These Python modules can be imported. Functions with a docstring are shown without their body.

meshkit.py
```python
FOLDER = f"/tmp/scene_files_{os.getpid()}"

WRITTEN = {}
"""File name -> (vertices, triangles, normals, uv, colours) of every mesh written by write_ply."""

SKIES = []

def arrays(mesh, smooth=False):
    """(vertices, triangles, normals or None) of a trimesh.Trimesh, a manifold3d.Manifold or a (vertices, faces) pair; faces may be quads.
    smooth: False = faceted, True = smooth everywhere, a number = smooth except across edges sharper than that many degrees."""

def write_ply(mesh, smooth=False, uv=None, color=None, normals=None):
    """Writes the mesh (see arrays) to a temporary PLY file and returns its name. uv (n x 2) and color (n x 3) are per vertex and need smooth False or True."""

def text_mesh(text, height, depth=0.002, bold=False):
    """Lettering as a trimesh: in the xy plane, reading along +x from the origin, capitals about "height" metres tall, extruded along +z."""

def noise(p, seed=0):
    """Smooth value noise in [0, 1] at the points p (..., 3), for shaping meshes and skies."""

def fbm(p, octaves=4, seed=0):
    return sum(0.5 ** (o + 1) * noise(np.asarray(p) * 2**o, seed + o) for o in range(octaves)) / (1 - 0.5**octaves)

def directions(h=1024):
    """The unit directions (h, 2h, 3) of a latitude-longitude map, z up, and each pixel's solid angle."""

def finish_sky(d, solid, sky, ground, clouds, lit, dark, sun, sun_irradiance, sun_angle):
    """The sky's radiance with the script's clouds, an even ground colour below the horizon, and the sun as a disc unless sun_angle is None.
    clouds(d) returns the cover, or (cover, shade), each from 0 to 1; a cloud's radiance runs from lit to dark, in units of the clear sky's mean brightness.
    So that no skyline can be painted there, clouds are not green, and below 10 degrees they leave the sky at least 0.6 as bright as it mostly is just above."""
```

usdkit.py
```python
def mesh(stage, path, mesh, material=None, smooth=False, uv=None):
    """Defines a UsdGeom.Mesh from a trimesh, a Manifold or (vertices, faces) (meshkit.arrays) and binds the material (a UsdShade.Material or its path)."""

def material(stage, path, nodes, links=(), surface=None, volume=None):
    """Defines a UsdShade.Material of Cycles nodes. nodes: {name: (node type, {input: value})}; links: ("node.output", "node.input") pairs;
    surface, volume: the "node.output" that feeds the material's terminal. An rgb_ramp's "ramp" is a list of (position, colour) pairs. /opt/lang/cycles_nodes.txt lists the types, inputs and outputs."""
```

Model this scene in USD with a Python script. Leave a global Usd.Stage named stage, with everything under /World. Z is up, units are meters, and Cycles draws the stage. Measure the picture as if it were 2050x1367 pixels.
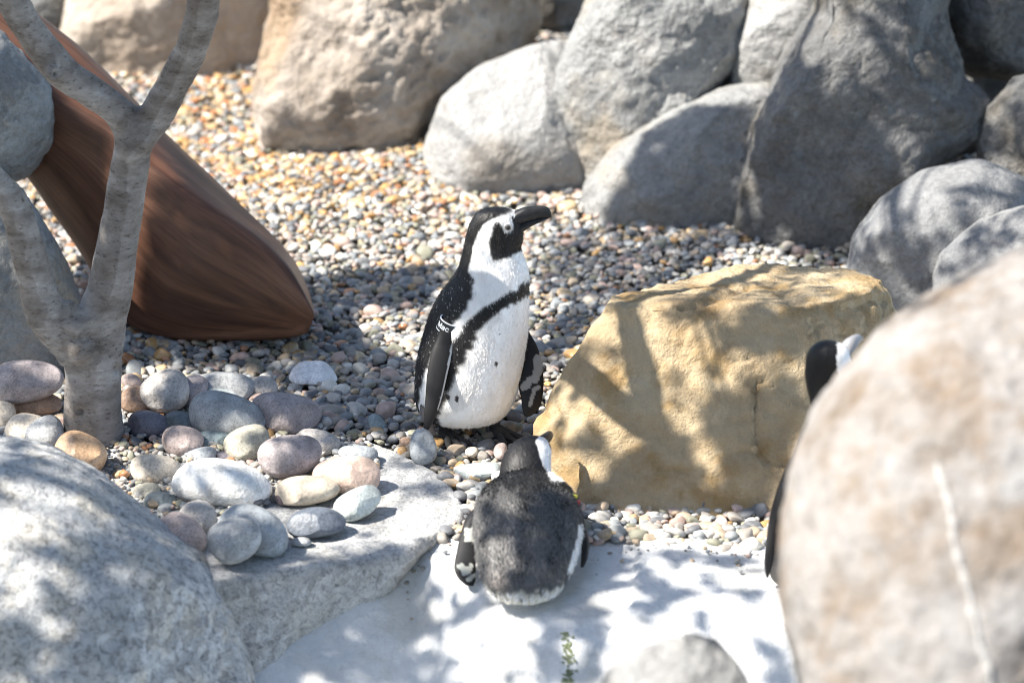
import math, random
import numpy as np, trimesh, manifold3d as m3
from scipy.ndimage import gaussian_filter1d
from scipy.interpolate import PchipInterpolator
from pxr import Usd, UsdGeom, UsdLux, UsdShade, Sdf, Gf, Vt
import usdkit, meshkit
from meshkit import noise, fbm

stage = Usd.Stage.CreateInMemory()
UsdGeom.SetStageUpAxis(stage, UsdGeom.Tokens.z)
UsdGeom.SetStageMetersPerUnit(stage, 1.0)
world = UsdGeom.Xform.Define(stage, '/World')
UsdGeom.Scope.Define(stage, '/World/Looks')
rng = np.random.default_rng(7)
random.seed(7)

# ------------------------------------------------------------------ camera, sky, sun, exposure
FOCAL, DIST, PITCH, W, H = 135.0, 9.0, math.radians(21.0), 2050.0, 1367.0
FPX = W * FOCAL / 36.0
GROUND_RAY = PITCH + math.atan((880 - H / 2) / FPX)
CAM = np.array([0, -DIST * math.cos(GROUND_RAY), DIST * math.sin(GROUND_RAY)])
FWD = np.array([0, math.cos(PITCH), -math.sin(PITCH)])
RIGHT = np.array([1.0, 0, 0])
UP = np.array([0, math.sin(PITCH), math.cos(PITCH)])
cam = UsdGeom.Camera.Define(stage, '/World/camera')
cam.CreateFocalLengthAttr(FOCAL)
cam.CreateHorizontalApertureAttr(36.0)
cam.CreateVerticalApertureAttr(36.0 * 682 / 1024)
cam.CreateFStopAttr(2.2)
cam.CreateFocusDistanceAttr(8.95)
cam.CreateExposureAttr(1.45)
cam.CreateClippingRangeAttr(Gf.Vec2f(0.1, 1000))
cam.AddTranslateOp().Set(Gf.Vec3d(*CAM))
cam.AddRotateXOp().Set(90 - math.degrees(PITCH))

SUN_EL, SUN_AZ = math.radians(50), math.atan2(-1.0, -0.2)      # azimuth = atan2(x, y) of the direction towards the sun
SUN = np.array([math.cos(SUN_EL) * math.sin(SUN_AZ), math.cos(SUN_EL) * math.cos(SUN_AZ), math.sin(SUN_EL)])
sky_mat = usdkit.material(stage, '/World/Looks/sky_look', {
    's': ('sky_texture', {'sky_type': 'single_scattering', 'sun_disc': False, 'sun_elevation': SUN_EL, 'sun_rotation': SUN_AZ}),
    'b': ('background_shader', {'strength': 0.105})}, [('s.color', 'b.color')], surface='b.background')
dome = UsdLux.DomeLight.Define(stage, '/World/sky')
UsdShade.MaterialBindingAPI.Apply(dome.GetPrim()).Bind(sky_mat)
dome.GetPrim().SetCustomDataByKey('kind', 'structure')
sun = UsdLux.DistantLight.Define(stage, '/World/sun')
sun.CreateIntensityAttr(1.25)
sun.CreateAngleAttr(0.53)
sun.CreateNormalizeAttr(True)
sun.CreateColorAttr(Gf.Vec3f(1.0, 0.95, 0.87))
_z = SUN; _x = np.cross([0, 0, 1], _z); _x /= np.linalg.norm(_x); _y = np.cross(_z, _x)
sun.AddTransformOp().Set(Gf.Matrix4d(*_x, 0, *_y, 0, *_z, 0, 0, 0, 0, 1))

# ------------------------------------------------------------------ helpers
def ray(px, row):
    return FWD + (px - W / 2) / FPX * RIGHT - (row - H / 2) / FPX * UP
def at_z(px, row, z=0.0):
    d = ray(px, row); return CAM + d * (z - CAM[2]) / d[2]
def at_y(px, row, y=0.0):
    d = ray(px, row); return CAM + d * (y - CAM[1]) / d[1]
def at_d(px, row, zc):
    return CAM + ray(px, row) * zc
def proj(P):
    q = np.asarray(P, float) - CAM
    zc = q @ FWD
    return W / 2 + FPX * (q @ RIGHT) / zc, H / 2 - FPX * (q @ UP) / zc, zc
def depth(P):
    return float((np.asarray(P) - CAM) @ FWD)

used = {}
def numbered(parent, name):
    k = (parent, name); n = used.get(k, 0); used[k] = n + 1
    return f'{parent}/{name}' + (f'_{n:03d}' if n else '')
def tag(prim, label=None, cat=None, group=None, kind=None):
    for k, v in (('label', label), ('category', cat), ('group', group), ('kind', kind)):
        if v: prim.SetCustomDataByKey(k, v)
    return prim
SURF = []                                                   # points of everything that catches shade
def obj(name, mesh, mat, parent='/World', label=None, cat=None, group=None, kind=None, smooth=True, colors=None, catch=False):
    path = numbered(str(parent), name)
    m = usdkit.mesh(stage, path, mesh, mat, smooth=smooth)
    if colors is not None:
        UsdGeom.PrimvarsAPI(m).CreatePrimvar('plumage', Sdf.ValueTypeNames.Color3fArray, 'vertex').Set(Vt.Vec3fArray.FromNumpy(np.asarray(colors, np.float32)))
    tag(m.GetPrim(), label, cat, group, kind)
    if catch:
        SURF.append(np.asarray(mesh.vertices if hasattr(mesh, 'vertices') else mesh[0]))
    return path
def thing(name, label, cat, group=None, loc=None, kind=None):
    path = numbered('/World', name)
    x = UsdGeom.Xform.Define(stage, path)
    if loc is not None: x.AddTranslateOp().Set(Gf.Vec3d(*map(float, loc)))
    tag(x.GetPrim(), label, cat, group, kind)
    return path
def vnormals(v, f):
    n = np.zeros_like(v); c = np.cross(v[f[:, 1]] - v[f[:, 0]], v[f[:, 2]] - v[f[:, 0]])
    for k in range(3): np.add.at(n, f[:, k], c)
    return n / np.maximum(np.linalg.norm(n, axis=1, keepdims=True), 1e-12)
def smoothstep(a, b, x):
    t = np.clip((x - a) / (b - a), 0, 1); return t * t * (3 - 2 * t)
def inside(poly, x, y):
    p = np.asarray(poly, float); r = np.zeros(np.shape(x), bool)
    for (x0, y0), (x1, y1) in zip(p, np.roll(p, -1, 0)):
        c = (y0 > y) != (y1 > y)
        r ^= c & (x < (x1 - x0) * (y - y0) / (y1 - y0 + 1e-12) + x0)
    return r
def seg_dist(poly, x, y):
    d = np.full(np.shape(x), 1e9)
    for (x0, y0), (x1, y1) in zip(poly[:-1], poly[1:]):
        L = (x1 - x0) ** 2 + (y1 - y0) ** 2 + 1e-9
        t = np.clip(((x - x0) * (x1 - x0) + (y - y0) * (y1 - y0)) / L, 0, 1)
        d = np.minimum(d, np.hypot(x - x0 - t * (x1 - x0), y - y0 - t * (y1 - y0)))
    return d
ICO = {k: trimesh.creation.icosphere(k) for k in (2, 3, 4, 5, 6)}

def radial(poly, c, n=720, sm=2.0):
    """Radius of a star-shaped outline about c for n directions."""
    p = np.asarray(poly, float) - c; p[:, 1] *= -1
    th = np.arange(n) / n * 2 * np.pi; R = np.zeros(n)
    d = np.stack([np.cos(th), np.sin(th)], 1)
    for a, b in zip(p, np.roll(p, -1, 0)):
        e = b - a; den = d[:, 0] * e[1] - d[:, 1] * e[0]
        ok = np.abs(den) > 1e-9; den = np.where(ok, den, 1)
        t = (a[0] * e[1] - a[1] * e[0]) / den; s = (a[0] * d[:, 1] - a[1] * d[:, 0]) / den
        R = np.where(ok & (t > 0) & (s >= 0) & (s <= 1), np.maximum(R, t), R)
    return gaussian_filter1d(R, sm * n / 360, mode='wrap')

def rock(poly, zc, T, c=None, sub=6, nexp=2.3, sm=2.5, lean=0.0, leanx=0.0, amp=0.03, scale=6.0, fine=0.006, fscale=40.0, facets=4, seed=0, ridged=0.0):
    """A solid boulder: outline poly (seen from the front) at depth zc, T metres half thickness."""
    poly = np.asarray(poly, float)
    if c is None:
        c = trimesh.path.polygons.Polygon(poly).centroid.coords[0] if hasattr(trimesh.path, 'polygons') else poly.mean(0)
    c = np.asarray(c, float)
    R = radial(poly, c, sm=sm) / FPX * zc
    d = np.array(ICO[sub].vertices); f = np.array(ICO[sub].faces)[:, ::-1]      # right, up, forward is a left-handed frame
    s = (np.hypot(d[:, 0], d[:, 1]) ** nexp + np.abs(d[:, 2]) ** nexp) ** (-1 / nexp)
    th = np.mod(np.arctan2(d[:, 1], d[:, 0]), 2 * np.pi) / (2 * np.pi) * len(R)
    i = np.floor(th).astype(int); t = th - i
    r = R[i % len(R)] * (1 - t) + R[(i + 1) % len(R)] * t
    q = np.hypot(d[:, 0], d[:, 1])
    rr = r * q * s; a = np.arctan2(d[:, 1], d[:, 0])
    X, Y, Z = rr * np.cos(a), rr * np.sin(a), T * d[:, 2] * s
    g = np.random.default_rng(seed + 100)
    Rm = R.mean()
    p = np.stack([X / Rm, Y / Rm, Z / T], 1)
    for k in range(facets):                                   # planed-off faces on the front and top
        n = np.array([g.uniform(-.8, .8), g.uniform(-.5, .9), -g.uniform(.5, 1)]); n /= np.linalg.norm(n)
        h = g.uniform(.76, .92); e = np.maximum(p @ n - h, 0) * 0.7
        p -= e[:, None] * n
    X, Y, Z = p[:, 0] * Rm, p[:, 1] * Rm, p[:, 2] * T
    Z = Z + lean * Y + leanx * X
    C = at_d(*c, zc)
    v = C + X[:, None] * RIGHT + Y[:, None] * UP + Z[:, None] * FWD
    n = vnormals(v, f)
    face = 0.35 + 0.65 * np.abs(n @ FWD)                        # keep outlines where they are
    big = fbm(v * scale + seed * 7.3, 3, seed) - 0.5
    rd = 1 - 2 * np.abs(fbm(v * scale * 2.3 + seed * 3.1, 3, seed + 9) - 0.5)
    sm_ = fbm(v * fscale + seed, 3, seed + 5) - 0.5
    v = v + n * (face * (amp * 2 * big - ridged * rd ** 4) + fine * 2 * sm_)[:, None]
    return trimesh.Trimesh(v, f, process=False)

def pinch(mesh, lines, width=5.0, dep=0.008):
    """Cuts cracks along lines given in the photograph's pixels into the faces that look at the camera."""
    v = np.array(mesh.vertices); n = vnormals(v, np.array(mesh.faces)); px, row, _ = proj(v)
    d = np.full(len(v), 1e9)
    for l in lines: d = np.minimum(d, seg_dist(l, px, row))
    fr = n @ FWD < 0.1
    v[fr] -= (n * (dep * np.exp(-(d / width) ** 2))[:, None])[fr]
    return trimesh.Trimesh(v, mesh.faces, process=False)

def loft(C, A, B, N=60, M=24, smooth=True):
    """Closed skin over ellipse sections with centre C and half axes A, B."""
    C, A, B = (np.asarray(x, float) for x in (C, A, B))
    t = np.r_[0, np.cumsum(np.maximum(np.linalg.norm(np.diff(C, axis=0), axis=1), 1e-5))]; t /= t[-1]
    u = np.linspace(0, 1, N)
    C, A, B = (PchipInterpolator(t, x)(u) if smooth else np.stack([np.interp(u, t, x[:, k]) for k in range(3)], 1) for x in (C, A, B))
    ph = np.arange(M) / M * 2 * np.pi
    v = C[:, None] + np.cos(ph)[None, :, None] * A[:, None] + np.sin(ph)[None, :, None] * B[:, None]
    v = v.reshape(-1, 3); f = []
    i = np.arange(N - 1)[:, None] * M; j = np.arange(M)[None]; k = (j + 1) % M
    a, b, c, d = (i + j).ravel(), (i + k).ravel(), (i + M + k).ravel(), (i + M + j).ravel()
    f = np.r_[np.stack([a, b, c], 1), np.stack([a, c, d], 1)]
    n0 = len(v); v = np.r_[v, C[:1], C[-1:]]; jj = np.arange(M); kk = (jj + 1) % M
    f = np.r_[f, np.stack([np.full(M, n0), kk, jj], 1), np.stack([np.full(M, n0 + 1), (N - 1) * M + jj, (N - 1) * M + kk], 1)]
    m = trimesh.Trimesh(v, f, process=False)
    if m.volume < 0: m.invert()
    return m
def tube(P, r, N=None, M=10):
    P = np.asarray(P, float); r = np.broadcast_to(np.asarray(r, float), len(P))
    T = np.gradient(P, axis=0); T /= np.linalg.norm(T, axis=1, keepdims=True)
    ref = np.array([0.3, 1, 0.2]); A = np.cross(T, ref); A /= np.linalg.norm(A, axis=1, keepdims=True); B = np.cross(T, A)
    return loft(P, A * r[:, None], B * r[:, None], N or 8 * len(P), M)
def cat(*ms):
    v, f, n = [], [], 0
    for m in ms:
        v.append(np.asarray(m.vertices)); f.append(np.asarray(m.faces) + n); n += len(m.vertices)
    return trimesh.Trimesh(np.vstack(v), np.vstack(f), process=False)

# ------------------------------------------------------------------ materials
def L(name): return '/World/Looks/' + name
def rock_mat(name, ramp, speck=None, speck_scale=260.0, speck_amt=0.6, tint_scale=5.0, bump=0.5, bscale=90.0, rough=0.8, stain=None, stain_scale=3.0, coarse=22.0):
    """ramp: colours over a broad noise; speck: (dark, light) multipliers of mineral grains."""
    nodes = {'g': ('geometry', {}),
             'n1': ('noise_texture', {'scale': tint_scale, 'detail': 6.0, 'roughness': 0.65}),
             'r1': ('rgb_ramp', {'ramp': ramp}),
             'n2': ('noise_texture', {'scale': speck_scale, 'detail': 6.0, 'roughness': 0.82, 'distortion': .8}),
             'r2': ('rgb_ramp', {'ramp': speck or [(0.36, (.45, .45, .45)), (0.5, (1, 1, 1)), (0.68, (1.3, 1.3, 1.3))]}),
             'm1': ('mix_color', {'blend_type': 'multiply', 'fac': speck_amt, 'use_clamp': False}),
             'n3': ('noise_texture', {'scale': bscale, 'detail': 5.0, 'roughness': 0.7}),
             'n4': ('noise_texture', {'scale': coarse, 'detail': 4.0, 'roughness': 0.6}),
             'ad': ('math', {'math_type': 'multiply_add', 'value2': 2.2}),
             'b': ('bump', {'strength': bump, 'distance': 0.012}),
             'p': ('principled_bsdf', {'roughness': rough, 'specular_ior_level': 0.3})}
    links = [('g.position', f'{n}.vector') for n in ('n1', 'n2', 'n3', 'n4')] + [
        ('n1.fac', 'r1.fac'), ('n2.fac', 'r2.fac'), ('r1.color', 'm1.a'), ('r2.color', 'm1.b'),
        ('n4.fac', 'ad.value1'), ('n3.fac', 'ad.value3'), ('ad.value', 'b.height'), ('b.normal', 'p.normal')]
    out = 'm1.result'
    if stain:
        nodes.update({'n5': ('noise_texture', {'scale': stain_scale, 'detail': 5.0, 'roughness': 0.6}),
                      'r5': ('rgb_ramp', {'ramp': [(0.5, (0, 0, 0)), (0.62, (1, 1, 1))]}),
                      'm5': ('mix_color', {'blend_type': 'multiply', 'b': stain, 'use_clamp': False})})
        links += [('g.position', 'n5.vector'), ('n5.fac', 'r5.fac'), ('r5.color', 'm5.fac'), (out, 'm5.a')]
        out = 'm5.result'
    links.append((out, 'p.base_color'))
    return usdkit.material(stage, L(name), nodes, links, surface='p.BSDF')

M = {}
salt = [(0.34, (.25, .25, .27)), (0.44, (.62, .62, .62)), (0.52, (1.0, 1.0, 1.0)), (0.7, (1.3, 1.28, 1.25))]
M['granite'] = rock_mat('white_granite', [(0.3, (.32, .325, .325)), (0.5, (.44, .443, .44)), (0.7, (.54, .535, .52))], salt, 62, .95, 9, .5, 160, .7, (.93, .88, .80), 9)
M['slab'] = rock_mat('grey_granite_slab', [(0.3, (.36, .363, .36)), (0.55, (.47, .47, .465)), (0.75, (.56, .555, .545))], salt, 80, .8, 9, .6, 150, .75, (.93, .91, .87), 8)
M['ledge'] = rock_mat('white_rock_ledge', [(0.3, (.50, .51, .52)), (0.55, (.61, .615, .615)), (0.8, (.67, .67, .665))], [(0.33, (.7, .7, .69)), (0.45, (.97, .97, .97)), (0.6, (1.05, 1.05, 1.05))], 90, .5, 7, .5, 110, .7, (.86, .84, .80), 5)
M['brown'] = rock_mat('rough_brown_rock', [(0.3, (.17, .14, .11)), (0.5, (.29, .25, .21)), (0.68, (.42, .39, .35))], None, 170, .5, 5, .9, 45, .75, (.75, .62, .48), 2.5)
M['tan'] = rock_mat('tan_rock', [(0.3, (.22, .175, .135)), (0.5, (.31, .262, .215)), (0.7, (.40, .358, .31))], None, 170, .45, 4, .7, 60, .8)
M['pale'] = rock_mat('pale_grey_rock', [(0.3, (.22, .219, .215)), (0.55, (.30, .298, .29)), (0.75, (.37, .362, .35))], [(0.32, (.45, .45, .45)), (0.45, (.85, .85, .85)), (0.55, (1.05, 1.05, 1.05)), (0.68, (1.4, 1.4, 1.4))], 60, .6, 5, .8, 60, .8, (.85, .8, .74), 3)
M['pale_old'] = rock_mat('pale_rock', [(0.3, (.22, .219, .215)), (0.55, (.30, .298, .29)), (0.75, (.37, .362, .35))], None, 180, .5, 5, .6, 70, .8, (.85, .8, .74), 3)
M['grey'] = rock_mat('mid_grey_rock', [(0.3, (.18, .182, .182)), (0.55, (.27, .272, .266)), (0.75, (.36, .35, .335))], [(0.32, (.45, .45, .45)), (0.45, (.85, .85, .85)), (0.55, (1.05, 1.05, 1.05)), (0.68, (1.4, 1.4, 1.4))], 60, .7, 6, .9, 60, .8, (.85, .76, .64), 3)
M['dark'] = rock_mat('dark_grey_rock', [(0.3, (.09, .0895, .089)), (0.55, (.15, .149, .146)), (0.75, (.225, .222, .216))], [(0.32, (.45, .45, .45)), (0.45, (.85, .85, .85)), (0.55, (1.05, 1.05, 1.05)), (0.68, (1.4, 1.4, 1.4))], 55, .8, 6, 1.0, 50, .8, (.85, .78, .68), 4)
M['blue'] = rock_mat('blue_grey_rock', [(0.3, (.15, .155, .162)), (0.55, (.185, .186, .186)), (0.75, (.26, .26, .256))], [(0.32, (.45, .45, .45)), (0.45, (.85, .85, .85)), (0.55, (1.05, 1.05, 1.05)), (0.68, (1.4, 1.4, 1.4))], 70, .8, 8, .5, 90, .8)
M['sand'] = rock_mat('yellow_sandstone', [(0.28, (.265, .19, .11)), (0.5, (.39, .30, .185)), (0.72, (.48, .39, .262))], [(0.36, (.7, .7, .7)), (0.5, (1, 1, 1)), (0.68, (1.15, 1.15, 1.15))], 300, .5, 6, .8, 90, .85, (.82, .72, .55), 8, 14)
M['front'] = rock_mat('cream_and_grey_rock', [(0.3, (.125, .10, .08)), (0.43, (.18, .158, .138)), (0.53, (.225, .21, .198)), (0.66, (.245, .24, .234)), (0.8, (.20, .20, .198))], [(0.34, (.55, .54, .52)), (0.48, (.95, .95, .95)), (0.6, (1.1, 1.1, 1.1))], 26, .7, 5, .5, 40, .8, (.82, .72, .62), 7)

def stone_mat(name, col, rough=0.55, var=0.38, pits=0.3, sp=0.55):
    c = np.array(col)
    return usdkit.material(stage, L(name), {
        'g': ('texture_coordinate', {}), 'n1': ('noise_texture', {'scale': 26.0, 'detail': 6.0, 'roughness': .7}),
        'r1': ('rgb_ramp', {'ramp': [(0.3, c * (1 - var)), (0.7, np.minimum(c * (1 + var), .9))]}),
        'n2': ('noise_texture', {'scale': 210.0, 'detail': 3.0, 'roughness': .7}), 'r2': ('rgb_ramp', {'ramp': [(0.34, (.35, .35, .35)), (0.46, (1, 1, 1)), (0.7, (1.2, 1.2, 1.2))]}),
        'm': ('mix_color', {'blend_type': 'multiply', 'fac': sp, 'use_clamp': False}),
        'n3': ('noise_texture', {'scale': 110.0, 'detail': 3.0}),
        'b': ('bump', {'strength': pits, 'distance': 0.006}), 'p': ('principled_bsdf', {'roughness': rough, 'specular_ior_level': 0.4})},
        [('g.object', 'n1.vector'), ('g.object', 'n2.vector'), ('g.object', 'n3.vector'), ('n1.fac', 'r1.fac'), ('n2.fac', 'r2.fac'), ('r1.color', 'm.a'), ('r2.color', 'm.b'),
         ('m.result', 'p.base_color'), ('n3.fac', 'b.height'), ('b.normal', 'p.normal')], surface='p.BSDF')
def plain(name, col, rough=.5, **kw):
    return usdkit.material(stage, L(name), {'p': ('principled_bsdf', {'base_color': col, 'roughness': rough, **kw})}, surface='p.BSDF')

M['soil'] = rock_mat('gravel_bed_soil', [(0.3, (.10, .09, .075)), (0.7, (.2, .18, .155))], None, 90, .5, 8, .8, 60)
M['bark'] = usdkit.material(stage, L('pale_grey_bark'), {
    'g': ('geometry', {}), 'mp': ('mapping', {'scale': (1, 1, 2.2)}),
    'n1': ('noise_texture', {'scale': 9.0, 'detail': 6.0, 'roughness': .65}),
    'r1': ('rgb_ramp', {'ramp': [(0.26, (.085, .07, .06)), (0.42, (.165, .145, .13)), (0.56, (.24, .22, .204)), (0.72, (.36, .34, .322))]}),
    'n2': ('noise_texture', {'scale': 60.0, 'detail': 4.0, 'roughness': .7}),
    'r2': ('rgb_ramp', {'ramp': [(0.34, (.3, .27, .24)), (0.43, (1, 1, 1)), (0.7, (1.12, 1.12, 1.12))]}),
    'm': ('mix_color', {'blend_type': 'multiply', 'fac': .75, 'use_clamp': False}),
    'n3': ('noise_texture', {'scale': 130.0, 'detail': 5.0, 'roughness': .7}),
    'w': ('wave_texture', {'bands_direction': 'z', 'scale': 9.0, 'distortion': 9.0, 'detail': 3.0, 'detail_scale': 2.0}),
    'ad': ('math', {'math_type': 'multiply_add', 'value2': 0.35}),
    'b': ('bump', {'strength': .5, 'distance': 0.006}), 'p': ('principled_bsdf', {'roughness': .75, 'specular_ior_level': .25})},
    [('g.position', 'mp.vector'), ('mp.vector', 'n1.vector'), ('mp.vector', 'n2.vector'), ('mp.vector', 'n3.vector'), ('g.position', 'w.vector'), ('n1.fac', 'r1.fac'), ('n2.fac', 'r2.fac'),
     ('r1.color', 'm.a'), ('r2.color', 'm.b'), ('m.result', 'p.base_color'), ('w.fac', 'ad.value1'), ('n3.fac', 'ad.value3'), ('ad.value', 'b.height'), ('b.normal', 'p.normal')], surface='p.BSDF')
M['leaf'] = usdkit.material(stage, L('leaf_green'), {'d': ('principled_bsdf', {'base_color': (.055, .09, .03), 'roughness': .5}), 't': ('translucent_bsdf', {'color': (.06, .11, .02)}), 'm': ('mix_closure', {'fac': .25})},
                            [('d.BSDF', 'm.closure1'), ('t.BSDF', 'm.closure2')], surface='m.closure')
M['plumage'] = usdkit.material(stage, L('plumage'), {
    'a': ('attribute', {'attribute': 'plumage'}), 'g': ('geometry', {}), 'mp': ('mapping', {'scale': (1, 1, .45)}),
    'n': ('noise_texture', {'scale': 420.0, 'detail': 3.0, 'roughness': .6}), 'b': ('bump', {'strength': .22, 'distance': .0025}),
    'n2': ('noise_texture', {'scale': 40.0, 'detail': 3.0}), 'r2': ('rgb_ramp', {'ramp': [(0.3, (.84, .83, .82)), (0.6, (1, 1, 1))]}),
    'm': ('mix_color', {'blend_type': 'multiply', 'fac': 1.0}),
    'p': ('principled_bsdf', {'roughness': .5, 'specular_ior_level': .28})},
    [('a.color', 'm.a'), ('n2.fac', 'r2.fac'), ('r2.color', 'm.b'), ('m.result', 'p.base_color'), ('g.position', 'mp.vector'), ('mp.vector', 'n.vector'), ('mp.vector', 'n2.vector'), ('n.fac', 'b.height'), ('b.normal', 'p.normal')], surface='p.BSDF')
M['beak'] = usdkit.material(stage, L('black_horn'), {'g': ('geometry', {}), 'n': ('noise_texture', {'scale': 120.0, 'detail': 3.0}), 'r': ('rgb_ramp', {'ramp': [(0.4, (.012, .012, .013)), (0.75, (.03, .03, .032))]}), 'p': ('principled_bsdf', {'roughness': .38, 'specular_ior_level': .3})},
                            [('g.position', 'n.vector'), ('n.fac', 'r.fac'), ('r.color', 'p.base_color')], surface='p.BSDF')
M['beak_pale'] = plain('grey_horn', (.22, .22, .23), .3)
M['eye_ring'] = plain('eye_ring_grey', (.45, .43, .42), .5)
M['eye'] = plain('eye_dark', (.02, .018, .016), .12)
M['iris'] = plain('iris_grey', (.12, .12, .12), .2)
M['foot'] = rock_mat('black_webbed_skin', [(0.3, (.02, .02, .02)), (0.6, (.04, .04, .042)), (0.75, (.12, .11, .11))], None, 200, .5, 40, .6, 200, .6)
M['tag_black'] = plain('band_black', (.012, .016, .02), .35)
M['tag_white'] = plain('band_white', (.75, .78, .8), .45)
M['tag_yellow'] = plain('band_yellow', (.72, .68, .04), .4)
M['tag_red'] = plain('band_red', (.62, .05, .06), .4)
M['moss'] = rock_mat('green_algae', [(0.3, (.16, .19, .09)), (0.7, (.30, .33, .2))], None, 120, .5, 30, .8, 90)
M['log'] = usdkit.material(stage, L('brown_timber'), {
    'a': ('attribute', {'attribute': 'st'}), 'g': ('geometry', {}), 'uv': ('uvmap', {'attribute': 'st'}),
    'mp': ('mapping', {'scale': (1.8, 16, 1)}), 'mp2': ('mapping', {'scale': (4, 130, 1)}),
    'n1': ('noise_texture', {'scale': 1.0, 'detail': 5.0, 'roughness': .6, 'distortion': .6}),
    'r1': ('rgb_ramp', {'ramp': [(0.28, (.036, .0145, .0085)), (0.45, (.09, .040, .0235)), (0.58, (.14, .066, .039)), (0.75, (.20, .107, .066))]}),
    'n2': ('noise_texture', {'scale': 1.0, 'detail': 4.0, 'roughness': .7}), 'r2': ('rgb_ramp', {'ramp': [(0.34, (.58, .55, .52)), (0.5, (.95, .95, .95)), (0.65, (1.1, 1.1, 1.1))]}),
    'm': ('mix_color', {'blend_type': 'multiply', 'fac': .8, 'use_clamp': False}), 'b': ('bump', {'strength': .25, 'distance': .004}),
    'p': ('principled_bsdf', {'roughness': .46, 'specular_ior_level': .35})},
    [('uv.UV', 'mp.vector'), ('uv.UV', 'mp2.vector'), ('mp.vector', 'n1.vector'), ('mp2.vector', 'n2.vector'), ('n1.fac', 'r1.fac'), ('n2.fac', 'r2.fac'), ('r1.color', 'm.a'), ('r2.color', 'm.b'), ('m.result', 'p.base_color'),
     ('n2.fac', 'b.height'), ('b.normal', 'p.normal')], surface='p.BSDF')

# ------------------------------------------------------------------ ground
EDGE_PTS = [(-900, 1000), (0, 1000), (440, 1150), (620, 1120), (830, 1082), (880, 1072), (1200, 1086), (1380, 1098), (1545, 1112), (2050, 1130), (2900, 1160)]   # front border of the gravel in the photograph
_e = np.array([at_z(*p)[:2] for p in EDGE_PTS])
def edge_y(x): return np.interp(x, _e[:, 0], _e[:, 1])
def ground_z(x, y):
    q = np.stack([x, y, np.zeros_like(x)], -1)
    und = (fbm(q * 2.2, 3, 3) - .5) * .05
    near = np.exp(-((x) ** 2 + (y) ** 2) / 0.5) * 0
    e = edge_y(x)
    drop = smoothstep(0.02, -0.25, y - e) * 0.55
    rise = smoothstep(1.0, 3.5, y) * 0.10
    return und * (1 - near) * smoothstep(-.3, .5, y - e) + rise - drop
def graded(lo, hi, a, b, step):
    inner = np.arange(lo, hi, step)
    out = np.geomspace(step, a, 22)
    return np.r_[lo - out[::-1], inner, hi + np.geomspace(step, b, 22)]
gx = graded(-2.2, 2.2, 60, 60, .02); gy = graded(-1.6, 3.6, 60, 60, .02)
GX, GY = np.meshgrid(gx, gy)
gv = np.stack([GX, GY, ground_z(GX, GY) - 0.012], -1).reshape(-1, 3)
nx, ny = len(gx), len(gy)
ii = (np.arange(ny - 1)[:, None] * nx + np.arange(nx - 1)[None]).ravel()
gf = np.r_[np.stack([ii, ii + 1, ii + nx + 1], 1), np.stack([ii, ii + nx + 1, ii + nx], 1)]
obj('ground', trimesh.Trimesh(gv, gf, process=False), M['soil'], kind='structure', label='gravel bed soil under the pebbles', catch=False)

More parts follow.
